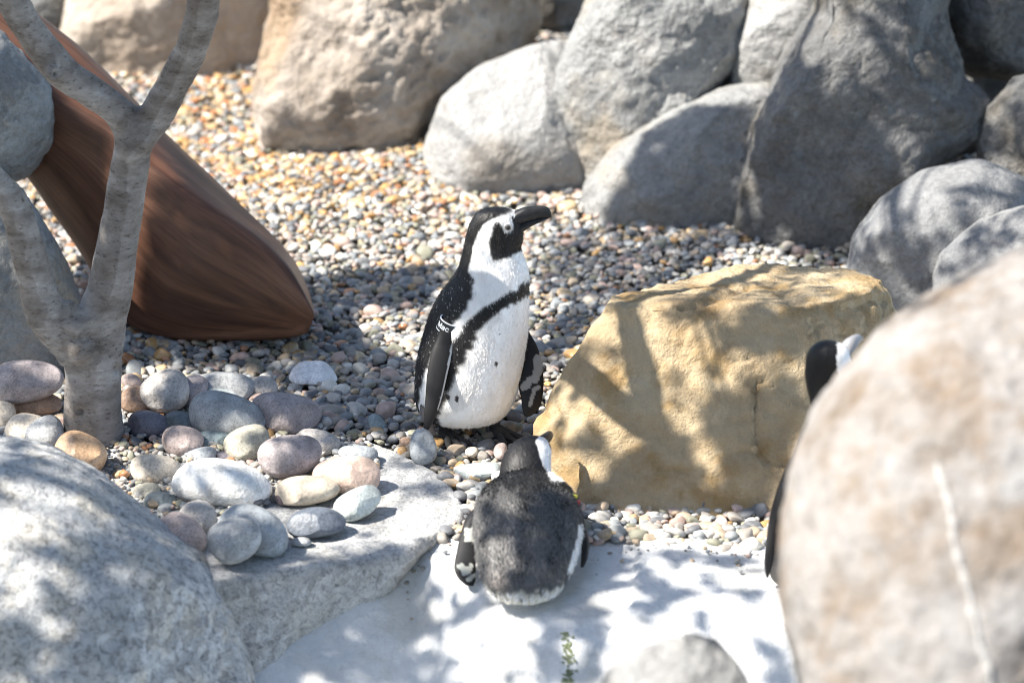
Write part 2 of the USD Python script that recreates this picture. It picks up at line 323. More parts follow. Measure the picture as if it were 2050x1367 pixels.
# ------------------------------------------------------------------ boulders
def boulder(poly, mat, label, contact=None, zc=None, T=.3, back=0.5, name='boulder', catg='boulder', cracks=None, crack=(5, .008), post=None, **kw):
    if zc is None:
        zc = depth(at_z(*contact)) + T * back
    m = rock(poly, zc, T, **kw)
    if cracks: m = pinch(m, cracks, *crack)
    if post: m = post(m)
    obj(name, m, M[mat], label=label, cat=catg, catch=True)
    return m
boulder([(150, -120), (560, -140), (600, 60), (560, 170), (500, 230), (380, 260), (200, 270), (110, 150)], 'tan', 'tan brown boulder at the top left behind the leaning timber', contact=(450, 190), T=.35, seed=1, amp=.035, nexp=3, fine=.010, fscale=26)
boulder([(560, -60), (640, -200), (900, -220), (1060, -120), (1092, 60), (1050, 95), (960, 180), (880, 262), (838, 330), (760, 360), (600, 360), (515, 320), (512, 180)], 'brown', 'large rough brown boulder with a grey left flank behind the wet gravel', contact=(690, 310), T=.45, seed=2, amp=.035, scale=7, fine=.016, fscale=26, nexp=2.8, ridged=.010, leanx=.1)
boulder([(1010, -60), (1180, -80), (1185, 40), (1120, 70), (1050, 50), (1020, 10)], 'dark', 'dark boulder in the gap above the brown and pale boulders', contact=(1100, 60), zc=11.9, T=.2, seed=3, sub=5)
boulder([(840, 400), (846, 300), (880, 200), (960, 130), (1060, 92), (1140, 78), (1220, 120), (1230, 420), (1000, 460), (860, 450)], 'pale', 'pale smooth boulder directly behind the standing bird\'s beak', contact=(950, 385), T=.32, seed=4, amp=.02, facets=2, nexp=2.2, fine=.004)
boulder([(1086, 250), (1110, 140), (1150, 60), (1230, -160), (1480, -180), (1510, -20), (1500, 120), (1440, 190), (1350, 330), (1240, 440), (1140, 440), (1098, 380)], 'grey', 'tall grey boulder with tan lower edge between two paler boulders', contact=(1130, 400), T=.3, back=.35, seed=5, amp=.03, nexp=2.6, fine=.009, fscale=30, ridged=.004)
boulder([(1462, 160), (1470, 80), (1500, -20), (1540, -60), (1640, -60), (1680, 60), (1640, 200), (1470, 240)], 'pale', 'small pale boulder wedged between the tall grey and the big dark boulder', zc=depth(at_z(1400, 405)) + .02, T=.2, seed=6, sub=5, amp=.015)
boulder([(1560, -60), (1720, -80), (1760, 60), (1640, 90), (1590, 40)], 'dark', 'dark boulder at the top edge behind the big dark boulder', zc=depth(at_z(1400, 260)) + .5, T=.2, seed=16, sub=5)
boulder([(1146, 450), (1160, 380), (1220, 300), (1330, 220), (1440, 178), (1540, 164), (1640, 220), (1640, 480), (1500, 530), (1250, 510), (1160, 490)], 'grey', 'low rounded boulder with a cast shadow in front of the tall grey boulder', contact=(1300, 455), T=.3, back=.6, seed=7, amp=.022, fine=.007, fscale=30, facets=2)
boulder([(1474, 380), (1500, 250), (1540, 180), (1585, 80), (1630, 10), (1640, -160), (1760, -300), (1900, -200), (1895, 40), (1930, 160), (1985, 200), (1975, 290), (1880, 330), (1780, 450), (1720, 560), (1600, 590), (1490, 570), (1470, 470)], 'dark', 'biggest dark grey angular boulder with dappled sun on its right shoulder', contact=(1600, 525), T=.34, back=.55, seed=8, amp=.04, fine=.012, fscale=26, nexp=2.4, ridged=.005, facets=6)
boulder([(1856, 20), (1850, -60), (2000, -120), (2160, -80), (2180, 100), (2050, 160), (1950, 150), (1880, 110)], 'dark', 'striped dark boulder at the top right corner resting on the others', zc=depth(at_z(1850, 400)) + .05, T=.3, seed=9, amp=.02, nexp=2.6, fine=.012, fscale=24)
boulder([(1955, 290), (1975, 220), (2030, 155), (2140, 120), (2200, 280), (2120, 430), (2020, 412), (1970, 360)], 'dark', 'dark grey boulder on the right edge below the corner boulder', zc=depth(at_z(1850, 560)) + .15, T=.2, seed=10, amp=.018)
boulder([(1860, 120), (2100, 60), (2150, 330), (2000, 420), (1850, 400)], 'dark', 'shaded boulder deep in the gap at the right edge', zc=depth(at_z(1850, 400)) + .5, T=.2, seed=20, sub=5)
boulder([(1692, 560), (1710, 470), (1760, 400), (1850, 340), (1960, 318), (2060, 360), (2080, 560), (1950, 690), (1760, 700), (1700, 660)], 'blue', 'smooth blue grey boulder behind the yellow rock with two sun spots', contact=(1740, 640), T=.26, back=.5, seed=11, amp=.015, facets=2, fine=.004)
boulder([(1868, 560), (1885, 500), (1960, 440), (2060, 408), (2180, 400), (2200, 560), (2080, 680), (1930, 660), (1870, 610)], 'blue', 'blue grey boulder half hidden behind the blurred front boulder', contact=(1900, 720), T=.22, seed=12, amp=.015, facets=2, fine=.004)
boulder([(-200, 40), (-60, 20), (0, 60), (60, 120), (112, 170), (122, 220), (110, 290), (60, 352), (0, 380), (-150, 360)], 'grey', 'grey boulder at the left edge in front of the timber', zc=9.62, T=.22, seed=13, amp=.012, fine=.005)
boulder([(-200, 330), (-20, 330), (40, 370), (90, 450), (130, 520), (160, 600), (185, 700), (160, 800), (-100, 820)], 'grey', 'grey boulder below it at the left edge behind the tree', zc=9.42, T=.2, seed=14, amp=.012, fine=.005)
boulder([(30, -40), (150, -40), (160, 40), (110, 80), (50, 60)], 'dark', 'dark stone at the top left corner behind the timber', zc=11.6, T=.12, seed=15, sub=5)
boulder([(-420, 1000), (-200, 880), (0, 876), (90, 898), (190, 950), (270, 1010), (330, 1060), (400, 1112), (440, 1165), (475, 1250), (510, 1380), (540, 1550), (0, 1700), (-420, 1600)], 'granite', 'speckled white granite boulder in the lower left corner', contact=(200, 960), zc=8.25, T=.38, seed=17, amp=.03, facets=3, fine=.006, lean=.35, sm=3)
boulder([(1180, 1420), (1215, 1345), (1290, 1295), (1380, 1268), (1440, 1280), (1490, 1345), (1530, 1450), (1400, 1600), (1200, 1560)], 'pale', 'blurred grey rock poking up at the bottom edge', zc=6.9, T=.1, seed=18, amp=.008, sub=5, lean=.3)
FRONT = rock([(1552, 1150), (1568, 1020), (1600, 900), (1650, 800), (1720, 712), (1790, 640), (1900, 570), (2010, 515), (2120, 470), (2400, 480), (2600, 800), (2600, 1500), (2300, 1750), (1700, 1700), (1610, 1450), (1575, 1280)], 6.6, .33, seed=19, amp=.018, facets=2, fine=.006, lean=.3, sm=3)
SURF.append(np.array(FRONT.vertices))

# pale vein running down the front boulder
def vein(mesh, line, w):
    """A thin seam lying in the surface: a ribbon whose edges wander, laid on the stone."""
    t = np.linspace(0, 1, len(line)); u = np.linspace(0, 1, 240); l = PchipInterpolator(t, np.array(line, float))(u)
    g1 = fbm(np.c_[u * 9, u * 0, u * 0 + 1], 3, 3) - .5; g2 = fbm(np.c_[u * 40, u * 0, u * 0 + 2], 3, 9)
    mid = l[:, 0] + g1 * 14; hw = w * (.25 + 1.3 * g2)
    V = []
    for k, off in ((-1, .0015), (0, .0022), (1, .0015)):
        d = np.array([ray(a, b) for a, b in zip(mid + k * hw, l[:, 1])])
        loc, ri, _ = mesh.ray.intersects_location(np.tile(CAM, (len(d), 1)), d, multiple_hits=False)
        q = np.full((len(d), 3), np.nan); q[ri] = loc; V.append(q - d * off)
    V = np.stack(V, 1); V = V[~np.isnan(V).any((1, 2))]; n = len(V)
    V = np.concatenate([V, V[:, ::-1] + FWD * .006], 1)                # closed underneath, inside the stone
    v = V.reshape(-1, 3); i = (np.arange(n - 1)[:, None] * 6 + np.arange(6)).ravel(); j = (np.arange(n - 1)[:, None] * 6 + (np.arange(6) + 1) % 6).ravel()
    m = trimesh.Trimesh(v, np.r_[np.stack([i, j, j + 6], 1), np.stack([i, j + 6, i + 6], 1)], process=False)
    if m.volume < 0: m.invert()
    return m
_vl = [(1872, 925), (1885, 965), (1897, 1010), (1905, 1060), (1917, 1110), (1932, 1170), (1948, 1230), (1962, 1290), (1978, 1340), (1990, 1400)]
FRONT_VEIN = vein(FRONT, _vl, 8.0)
fb = thing('boulder', 'large blurred cream boulder with a pale vein in the right foreground', 'boulder')
obj('rock', FRONT, M['front'], fb); obj('vein', FRONT_VEIN, rock_mat('pale_quartz_vein', [(0.3, (.30, .29, .275)), (0.7, (.38, .37, .355))]), fb)

# yellow sandstone block
def sandstone():
    pts = []
    def p(px, row, d): pts.append(at_d(px, row, d))
    g = depth(at_z(1300, 1010))
    for px, row, d in [(1080, 900, .16), (1086, 850, .2), (1100, 985, .1), (1160, 1020, .0), (1400, 1060, -.06), (1600, 1070, -.02), (1760, 1040, .10), (1820, 900, .25), (1840, 760, .34),
                       (1222, 622, .16), (1300, 626, .12), (1400, 645, .09), (1500, 650, .07), (1610, 625, .09), (1740, 590, .2), (1770, 600, .3), (1795, 660, .3),
                       (1385, 562, .45), (1450, 553, .47), (1580, 548, .46), (1700, 556, .42), (1755, 572, .36), (1240, 606, .26), (1140, 780, .15), (1110, 820, .2),
                       (1150, 990, .5), (1700, 900, .55)]:
        p(px, row, g + d)
    hull = m3.Manifold.batch_hull([m3.Manifold.sphere(.022, 10).translate(x) for x in pts])
    hull = hull.refine_to_length(.009).to_mesh()
    m = trimesh.Trimesh(hull.vert_properties[:, :3], hull.tri_verts, process=True)
    trimesh.smoothing.filter_taubin(m, iterations=9)
    v, f = np.array(m.vertices), np.array(m.faces); n = vnormals(v, f)
    big = fbm(v * 5 + 3, 3, 31) - .5
    rd = 1 - 2 * np.abs(fbm(v * np.array([7, 7, 10]) + 8, 4, 32) - .5)
    v += n * (.035 * big - .010 * rd ** 5 + .012 * (fbm(v * 22, 3, 33) - .5) + .010 * (fbm(v * 55, 3, 34) - .5))[:, None]
    m = trimesh.Trimesh(v, f, process=False)
    m = pinch(m, [[(1500, 575), (1460, 588), (1400, 610), (1360, 618)], [(1515, 770), (1513, 850), (1520, 900), (1535, 925), (1580, 930)]], 5, .012)
    return pinch(m, [[(1480, 905), (1510, 905), (1535, 925)], [(1505, 755), (1540, 775), (1600, 768)], [(1375, 650), (1365, 700)], [(1320, 935), (1340, 945), (1400, 945), (1410, 955)],
                      [(1622, 640), (1650, 690), (1665, 700)], [(1190, 850), (1215, 848)], [(1440, 715), (1480, 722), (1520, 710)]], 3.5, .006)
obj('sandstone_block', sandstone(), M['sand'], label='yellow brown sandstone block with a flat top in the middle of the gravel', cat='boulder', catch=True)

# granite slab under the cobbles: flat top, front face leaning out
def slab():
    top = np.array([(150, 900), (400, 880), (640, 880), (745, 884), (800, 902), (872, 942), (905, 970), (925, 1003), (928, 1035), (880, 1066), (838, 1088), (820, 1104), (700, 1124), (560, 1142), (430, 1166), (330, 1190), (200, 1200), (100, 1100)], float)
    P = np.array([at_z(a, b, .012)[:2] for a, b in top])
    c = P.mean(0) + np.array([.0, .0]); n = 360
    th = np.arange(n) / n * 2 * np.pi; d = np.stack([np.cos(th), np.sin(th)], 1); R = np.zeros(n)
    for a, b in zip(P - c, np.roll(P - c, -1, 0)):
        e = b - a; den = d[:, 0] * e[1] - d[:, 1] * e[0]; den = np.where(abs(den) < 1e-9, 1e-9, den)
        t = (a[0] * e[1] - a[1] * e[0]) / den; s = (a[0] * d[:, 1] - a[1] * d[:, 0]) / den
        R = np.where((t > 0) & (s >= 0) & (s <= 1), np.maximum(R, t), R)
    R = gaussian_filter1d(R, 1.5, mode='wrap')
    prof = [(0, 0)] + [(k / 40, 0) for k in range(1, 40)] + [(1, -.001)]
    rings = [(k / 46, 0., 0.) for k in range(1, 46)]
    rings = [(a, 0., 0.) for a, _, _ in rings] + [(0.985, .0, -.002), (1, 0, -.005), (1, .006, -.012), (1, .010, -.024)] + [(1, .010 + .34 * s, -.024 - s) for s in np.linspace(.012, .55, 46)]
    v, f = [np.r_[c, .012]], []
    out = np.clip(-d[:, 1] * 1.3 + .35 * d[:, 0], 0, 1)
    for a, o, z in rings:
        r = R * a + o * out
        v += list(np.c_[c + d * r[:, None], np.full(n, .012 + z)])
    v = np.array(v)
    for k in range(n): f.append((0, 1 + k, 1 + (k + 1) % n))
    for i in range(len(rings) - 1):
        o = 1 + i * n; k = np.arange(n); k2 = (k + 1) % n
        f += list(np.stack([o + k, o + n + k, o + n + k2], 1)) + list(np.stack([o + k, o + n + k2, o + k2], 1))
    v[:, 0] -= .95 * np.maximum(-.004 - v[:, 2], 0) * smoothstep(-.55, -.28, v[:, 0])
    f = np.array(f); nn = vnormals(v, f)
    v += nn * (.012 * (fbm(v * 9, 3, 41) - .5) + .007 * (fbm(v * 40, 3, 42) - .5) * (1 + 1.2 * (v[:, 2:3] < 0).ravel()))[:, None]
    return trimesh.Trimesh(v, f, process=False)
obj('rock_slab', slab(), M['slab'], label='flat topped grey granite slab that carries the rounded cobbles', cat='rock slab', catch=True)

# white ledge under the lying bird, breaking off steeply towards the viewer
BREAK = [(-300, 1100), (600, 1100), (760, 1105), (835, 1112), (900, 1160), (1000, 1225), (1150, 1262), (1300, 1250), (1450, 1235), (1700, 1230), (2600, 1230)]
_b = np.array([at_z(*p, -.03)[:2] for p in BREAK])
def ledge_z(x, y):
    e, b = edge_y(x) + .03, np.interp(x, _b[:, 0], _b[:, 1])
    q = np.stack([x, y, np.zeros_like(x)], -1)
    s = (b - y); steep = np.where(s > 0, s, 0) + .04 * np.log1p(np.exp(-np.abs(s) / .04)); 
    lx_ = np.interp(y, [-1.25, -1.12, -1.0, -.85, -.72], [.16, .17, .19, .25, .27]) + .03 * (fbm(q * 45, 3, 53) - .5) + .02 * (fbm(q * 120, 2, 54) - .5)
    return .012 * smoothstep(-.003, .006, x - lx_) - .004 - .07 * np.clip(e - y, 0, 9) - (.62 + .43 * smoothstep(-.35, .0, x)) * steep + .009 * (fbm(q * 6, 3, 51) - .5) + .006 * (fbm(q * 30, 3, 52) - .5) - .05 * smoothstep(.0, .05, y - e)
lx = np.arange(-.75, 1.6, .008); ly = np.arange(-2.0, -.45, .008)
LX, LY = np.meshgrid(lx, ly); LZ = ledge_z(LX, LY)
nx, ny = len(lx), len(ly)
ii = (np.arange(ny - 1)[:, None] * nx + np.arange(nx - 1)[None]).ravel()
f1 = np.r_[np.stack([ii, ii + 1, ii + nx + 1], 1), np.stack([ii, ii + nx + 1, ii + nx], 1)]
top_v = np.stack([LX, LY, LZ], -1).reshape(-1, 3); bot_v = top_v.copy(); bot_v[:, 2] -= .25
rim = np.r_[np.arange(nx), np.arange(1, ny) * nx + nx - 1, ((ny - 1) * nx + np.arange(nx - 1))[::-1], (np.arange(1, ny - 1) * nx)[::-1]]
r2 = np.roll(rim, -1); nb = len(top_v)
f2 = np.r_[np.stack([rim, rim + nb, r2 + nb], 1), np.stack([rim, r2 + nb, r2], 1)]
ledge = trimesh.Trimesh(np.r_[top_v, bot_v], np.r_[f1, f1[:, ::-1] + nb, f2], process=False)
obj('rock_ledge', ledge, M['ledge'], label='white rock ledge sloping down to the bottom edge under the lying bird', cat='rock ledge', catch=True, smooth=40)

# ------------------------------------------------------------------ leaning timber
def timber():
    # three lines along the piece: upper edge, crease, lower edge (photograph pixels), and their depths
    A = [(-60, -110), (75, 12), (160, 78), (275, 192), (340, 262), (420, 338), (500, 418), (570, 490), (606, 545), (623, 590), (628, 616)]
    Bq = [(-120, 20), (20, 115), (115, 200), (230, 264), (307, 332), (384, 390), (470, 444), (542, 500), (590, 556), (617, 602), (630, 632)]
    Cq = [(-160, 240), (-60, 290), (40, 350), (95, 430), (150, 510), (200, 590), (262, 668), (370, 692), (470, 688), (566, 682), (616, 668)]
    n = len(A); t = np.linspace(0, 1, n); u = np.linspace(0, 1, 120)
    A, Bq, Cq = (PchipInterpolator(t, np.array(x, float))(u) for x in (A, Bq, Cq))
    tip = depth(at_z(480, 700)) - .20; base = np.interp(u, [0, 1], [tip + .30, tip + .06])
    taper = np.interp(u, [0, .6, .9, .97, 1], [1, 1, .85, .62, .3])
    rings = []
    for k in range(len(u)):
        a, b, c = at_d(*A[k], base[k] + .16 * taper[k]), at_d(*Bq[k], base[k] - .06 * taper[k]), at_d(*Cq[k], base[k] + .12 * taper[k])
        d, e = at_d(*(A[k] * .8 + Cq[k] * .2), base[k] + .32 * taper[k]), at_d(*(A[k] * .25 + Cq[k] * .75), base[k] + .34 * taper[k])
        m1 = (a + b) / 2 - FWD * .01 * taper[k]; m2 = (b * .6 + c * .4) - FWD * .022 * taper[k]; m3_ = (b * .25 + c * .75) - FWD * .022 * taper[k]
        R0 = np.array([a, m1, b, m2, m3_, c, e, d])
        q = np.linspace(0, 1, 9); ring = PchipInterpolator(q, np.r_[R0, R0[:1]])(np.linspace(0, 1, 97)[:-1])
        ring = gaussian_filter1d(ring, 4.0, axis=0, mode='wrap')
        rings.append(ring)
    v = np.array(rings); N, K = v.shape[:2]
    v = np.concatenate([v, v[:, :1]], 1); K += 1
    uv = np.stack(np.broadcast_arrays(u[:, None] * 1.3, np.linspace(0, 1, K)[None]), -1).reshape(-1, 2)
    v = v.reshape(-1, 3)
    i = (np.arange(N - 1)[:, None] * K + np.arange(K - 1)[None]).ravel()
    f = np.r_[np.stack([i, i + 1, i + K + 1], 1), np.stack([i, i + K + 1, i + K], 1)]
    c0, c1 = len(v), len(v) + 1
    v = np.r_[v, [v[:K - 1].mean(0)], [v[-K:-1].mean(0)]]; uv = np.r_[uv, [[0, .5]], [[1.3, .5]]]
    k = np.arange(K - 1)
    f = np.r_[f, np.stack([np.full(K - 1, c0), k + 1, k], 1), np.stack([np.full(K - 1, c1), (N - 1) * K + k, (N - 1) * K + k + 1], 1)]
    m = trimesh.Trimesh(v, f, process=False)
    if m.volume < 0: f = f[:, ::-1]
    nn = vnormals(v, f); v = v + nn * (.006 * (fbm(v * 9, 3, 61) - .5))[:, None]
    return v, f, uv
tv, tf, tuv = timber()
p = numbered('/World', 'timber')
tm = usdkit.mesh(stage, p, (tv, tf), M['log'], smooth=True, uv=tuv)
tag(tm.GetPrim(), 'smooth brown tapered timber lying at a slant behind the tree', 'timber')
SURF.append(tv)

# ------------------------------------------------------------------ tree
TD = depth(at_z(195, 885))
def chain(nodes):
    """nodes: (px, row, width px, depth offset)"""
    return [(at_d(a, b, TD + d - .36 * (885 - b) / 794), .96 * w / 2 / FPX * (TD + d - .36 * (885 - b) / 794)) for a, b, w, d in nodes]      # an upright trunk
STEM = chain([(188, 960, 150, 0), (190, 905, 138, 0), (187, 850, 128, 0), (185, 780, 126, 0), (190, 715, 124, 0), (202, 650, 108, 0), (218, 590, 100, 0), (232, 510, 92, 0), (246, 420, 86, .01), (262, 330, 82, .01), (274, 268, 80, .01)])
LEFT = chain([(272, 280, 76, .01), (246, 228, 70, .0), (190, 188, 72, -.02), (130, 152, 78, -.04), (90, 104, 72, -.05), (55, 58, 70, -.06), (22, 0, 72, -.08), (0, -60, 68, -.08)])
RIGHT_ = chain([(278, 278, 78, .01), (318, 226, 72, -.0), (352, 160, 68, -.03), (386, 90, 72, -.07), (404, 30, 72, -.11), (410, -40, 70, -.15)])
LOW = chain([(168, 700, 96, 0), (125, 665, 94, -.02), (88, 620, 88, -.04), (72, 560, 78, -.05), (55, 495, 72, -.06), (36, 430, 68, -.07), (4, 374, 62, -.08), (-60, 300, 58, -.1)])
# limb whose shadow falls down the sandstone block
def out_limb(path, r0, r1):
    r = np.linspace(r0, r1, len(path)); return list(zip(path, r))
sh = [(1315, 930, .0), (1305, 860, .0), (1290, 760, .0), (1275, 680, .0), (1262, 620, .0)]
gsand = depth(at_z(1300, 1010))
SHADE_LINE = [at_d(a, b, gsand + d) for a, b, d in [(1304, 850, .02), (1288, 760, .06), (1272, 680, .1), (1262, 620, .15)]]
tip = RIGHT_[-1][0]
limb_pts = [P + SUN * ((-.72 - P[0]) / SUN[0]) for P in SHADE_LINE]
RIGHT_OUT = out_limb([tip, (tip + limb_pts[0]) / 2 + np.array([0, 0, -.02])] + limb_pts + [limb_pts[-1] + np.array([-.05, .15, .35]), limb_pts[-1] + np.array([-.35, .4, 1.0]), limb_pts[-1] + np.array([-.9, .8, 1.9])], .038, .022)
t1 = LEFT[-1][0]
LEFT_OUT = out_limb([t1, t1 + np.array([-.15, .05, .3]), t1 + np.array([-.5, .3, .9]), t1 + np.array([-1.0, .6, 1.8]), t1 + np.array([-1.3, .9, 2.7])], .037, .016)
LEFT_OUT2 = out_limb([LEFT_OUT[2][0], LEFT_OUT[2][0] + np.array([.1, .5, .8]), LEFT_OUT[2][0] + np.array([.2, 1.2, 1.6]), LEFT_OUT[2][0] + np.array([.1, 2.0, 2.4])], .026, .012)
t2 = LOW[-1][0]
LOW_OUT = out_limb([t2, t2 + np.array([-.3, -.05, .3]), t2 + np.array([-.8, .0, 1.1]), t2 + np.array([-1.3, -.1, 2.2])], .03, .014)
def wood(chains, edge, it):
    ms = []
    for ch in chains:
        ch = [(np.asarray(p), r) for p, r in ch]
        for (a, ra), (b, rb) in zip(ch[:-1], ch[1:]):
            ms.append(m3.Manifold.batch_hull([m3.Manifold.sphere(ra, 20).translate(a), m3.Manifold.sphere(rb, 20).translate(b)]))
    s = m3.Manifold.batch_boolean(ms, m3.OpType.Add).refine_to_length(edge).to_mesh()
    m = trimesh.Trimesh(s.vert_properties[:, :3], s.tri_verts, process=True)
    trimesh.smoothing.filter_taubin(m, lamb=.6, nu=-.61, iterations=it)
    return m
knots = [(106, 148, 22, .014, -.045), (155, 655, 26, .016, -.02), (160, 700, 30, .012, -.03), (118, 138, 10, .01, -.06), (60, 378, 9, .008, -.08), (222, 305, 9, .008, 0)]
extra = [chain([(a, b, 2 * w, d - .045), (a - 3, b - 2, 1.4 * w, d - .058)]) for a, b, w, h, d in knots[:3]]
extra += [chain([(186, 640, 60, -.035), (150, 640, 44, -.05), (140, 668, 40, -.06)]), chain([(262, 300, 60, -.02), (290, 272, 50, -.03)]), chain([(128, 640, 60, -.045), (142, 610, 30, -.05)]), chain([(240, 905, 60, 0), (262, 925, 40, .0)]), chain([(150, 905, 70, -.01), (118, 925, 50, -.02)])]
extra += [chain([(165, 660, 30, -.05), (150, 668, 22, -.075)]), chain([(205, 690, 40, -.04), (165, 690, 46, -.05), (128, 722, 34, -.045)])]
tw = wood([STEM, LEFT, RIGHT_, LOW] + extra, .007, 22)
v, f = np.array(tw.vertices), np.array(tw.faces); nrm = vnormals(v, f)
px_, row_, _ = proj(v)
v += nrm * (.014 * (fbm(v * np.array([11, 11, 7]), 3, 71) - .5) + .006 * (fbm(v * np.array([20, 20, 120]), 3, 73) - .5) * np.exp(-((row_ - 690) / 70) ** 2) + .0045 * (fbm(v * np.array([50, 50, 22]), 3, 72) - .5))[:, None]
hole = np.exp(-((px_ - 158) ** 2 + (row_ - 828) ** 2) / 60.) + .8 * np.exp(-((px_ - 236) ** 2 + (row_ - 740) ** 2) / 60.) + .9 * np.exp(-((px_ - 112) ** 2 + (row_ - 148) ** 2) / 40.)
v -= nrm * (.02 * hole * (nrm @ FWD < 0))[:, None]
trunk = trimesh.Trimesh(v, f, process=False)
SURF.append(v)
tree = thing('tree', 'pale grey barked tree forking in front of the timber', 'tree')
obj('trunk', trunk, M['bark'], tree)
for ch in (RIGHT_OUT, LEFT_OUT, LEFT_OUT2, LOW_OUT):
    P = np.array([c[0] for c in ch]); r = np.array([c[1] for c in ch])
    obj('limb', tube(P, r, N=60, M=14), M['bark'], tree)

# ------------------------------------------------------------------ cobbles
PALETTE = {'mauve': (.30, .262, .258), 'brown': (.30, .20, .14), 'cream': (.50, .44, .36), 'grey': (.30, .305, .305), 'orange': (.46, .30, .18), 'plum': (.16, .145, .165), 'slate': (.13, .15, .155),
           'palegrey': (.38, .355, .33), 'teal': (.22, .27, .28), 'olive': (.33, .31, .25), 'white': (.70, .68, .63), 'peach': (.56, .42, .34), 'tanstone': (.45, .39, .31), 'mint': (.44, .48, .46),
           'navy': (.10, .115, .14), 'bluegrey': (.27, .29, .305), 'maroon': (.12, .09, .09), 'pink': (.37, .30, .275)}
ST = {k: stone_mat('cobble_' + k, c, sp=.25 if k in ('white', 'peach', 'tanstone') else .55, rough={'slate': .4, 'navy': .5, 'orange': .4, 'plum': .45}.get(k, .6), pits=.55 if k in ('white', 'palegrey') else .25) for k, c in PALETTE.items()}
def cobble(cx, cy, w, h, ang, col, label, seed, zg=0.0, rd=.75, name='cobble', egg=.0, flat=2.2, catg='cobblestone'):
    zc0 = depth(at_z(cx, cy + h * .3, zg))
    a, hp = w / 2 / FPX * zc0, h / 2 / FPX * zc0
    ad = min(a, max(hp * 1.15, a * rd * .8))
    b = math.sqrt(max(hp ** 2 - (ad * .37) ** 2, (hp * .55) ** 2)) / .93
    C = at_z(cx, cy, zg + b * .92); zc = depth(C)
    th = np.arange(60) / 60 * 2 * np.pi; g = np.random.default_rng(seed)
    r = 1 + .05 * np.cos(2 * th + g.uniform(0, 6)) * g.uniform(0, 1) + .045 * np.cos(3 * th + g.uniform(0, 6)) + egg * np.cos(th + g.uniform(0, 6))
    ex = np.sign(np.cos(th)) * np.abs(np.cos(th)) ** (2 / flat); ey = np.sign(np.sin(th)) * np.abs(np.sin(th)) ** (2 / flat)
    x, y = w / 2 * r * ex, h / 2 * r * ey
    A = math.radians(ang); poly = np.c_[cx + x * math.cos(A) - y * math.sin(A), cy - x * math.sin(A) - y * math.cos(A)]
    m = rock(poly, zc, ad, c=(cx, cy), sub=5 if w > 60 else 4, nexp=2.15, sm=4, amp=.002 if col == 'white' else .004, scale=16, fine=.0012 if col in ('white', 'palegrey') else .0006, fscale=130, facets=2 if w > 50 and col != 'white' else 0, seed=seed, lean=.35)
    m.vertices -= C
    path = thing_mesh(name, m, ST[col], label, catg, C)
    SURF.append(np.array(m.vertices) + C)
def thing_mesh(name, m, mat, label, catg, C, group=None):
    path = numbered('/World', name)
    q = usdkit.mesh(stage, path, m, mat, smooth=True)
    q.AddTranslateOp().Set(Gf.Vec3d(*map(float, C)))
    tag(q.GetPrim(), label, catg, group)
    return path
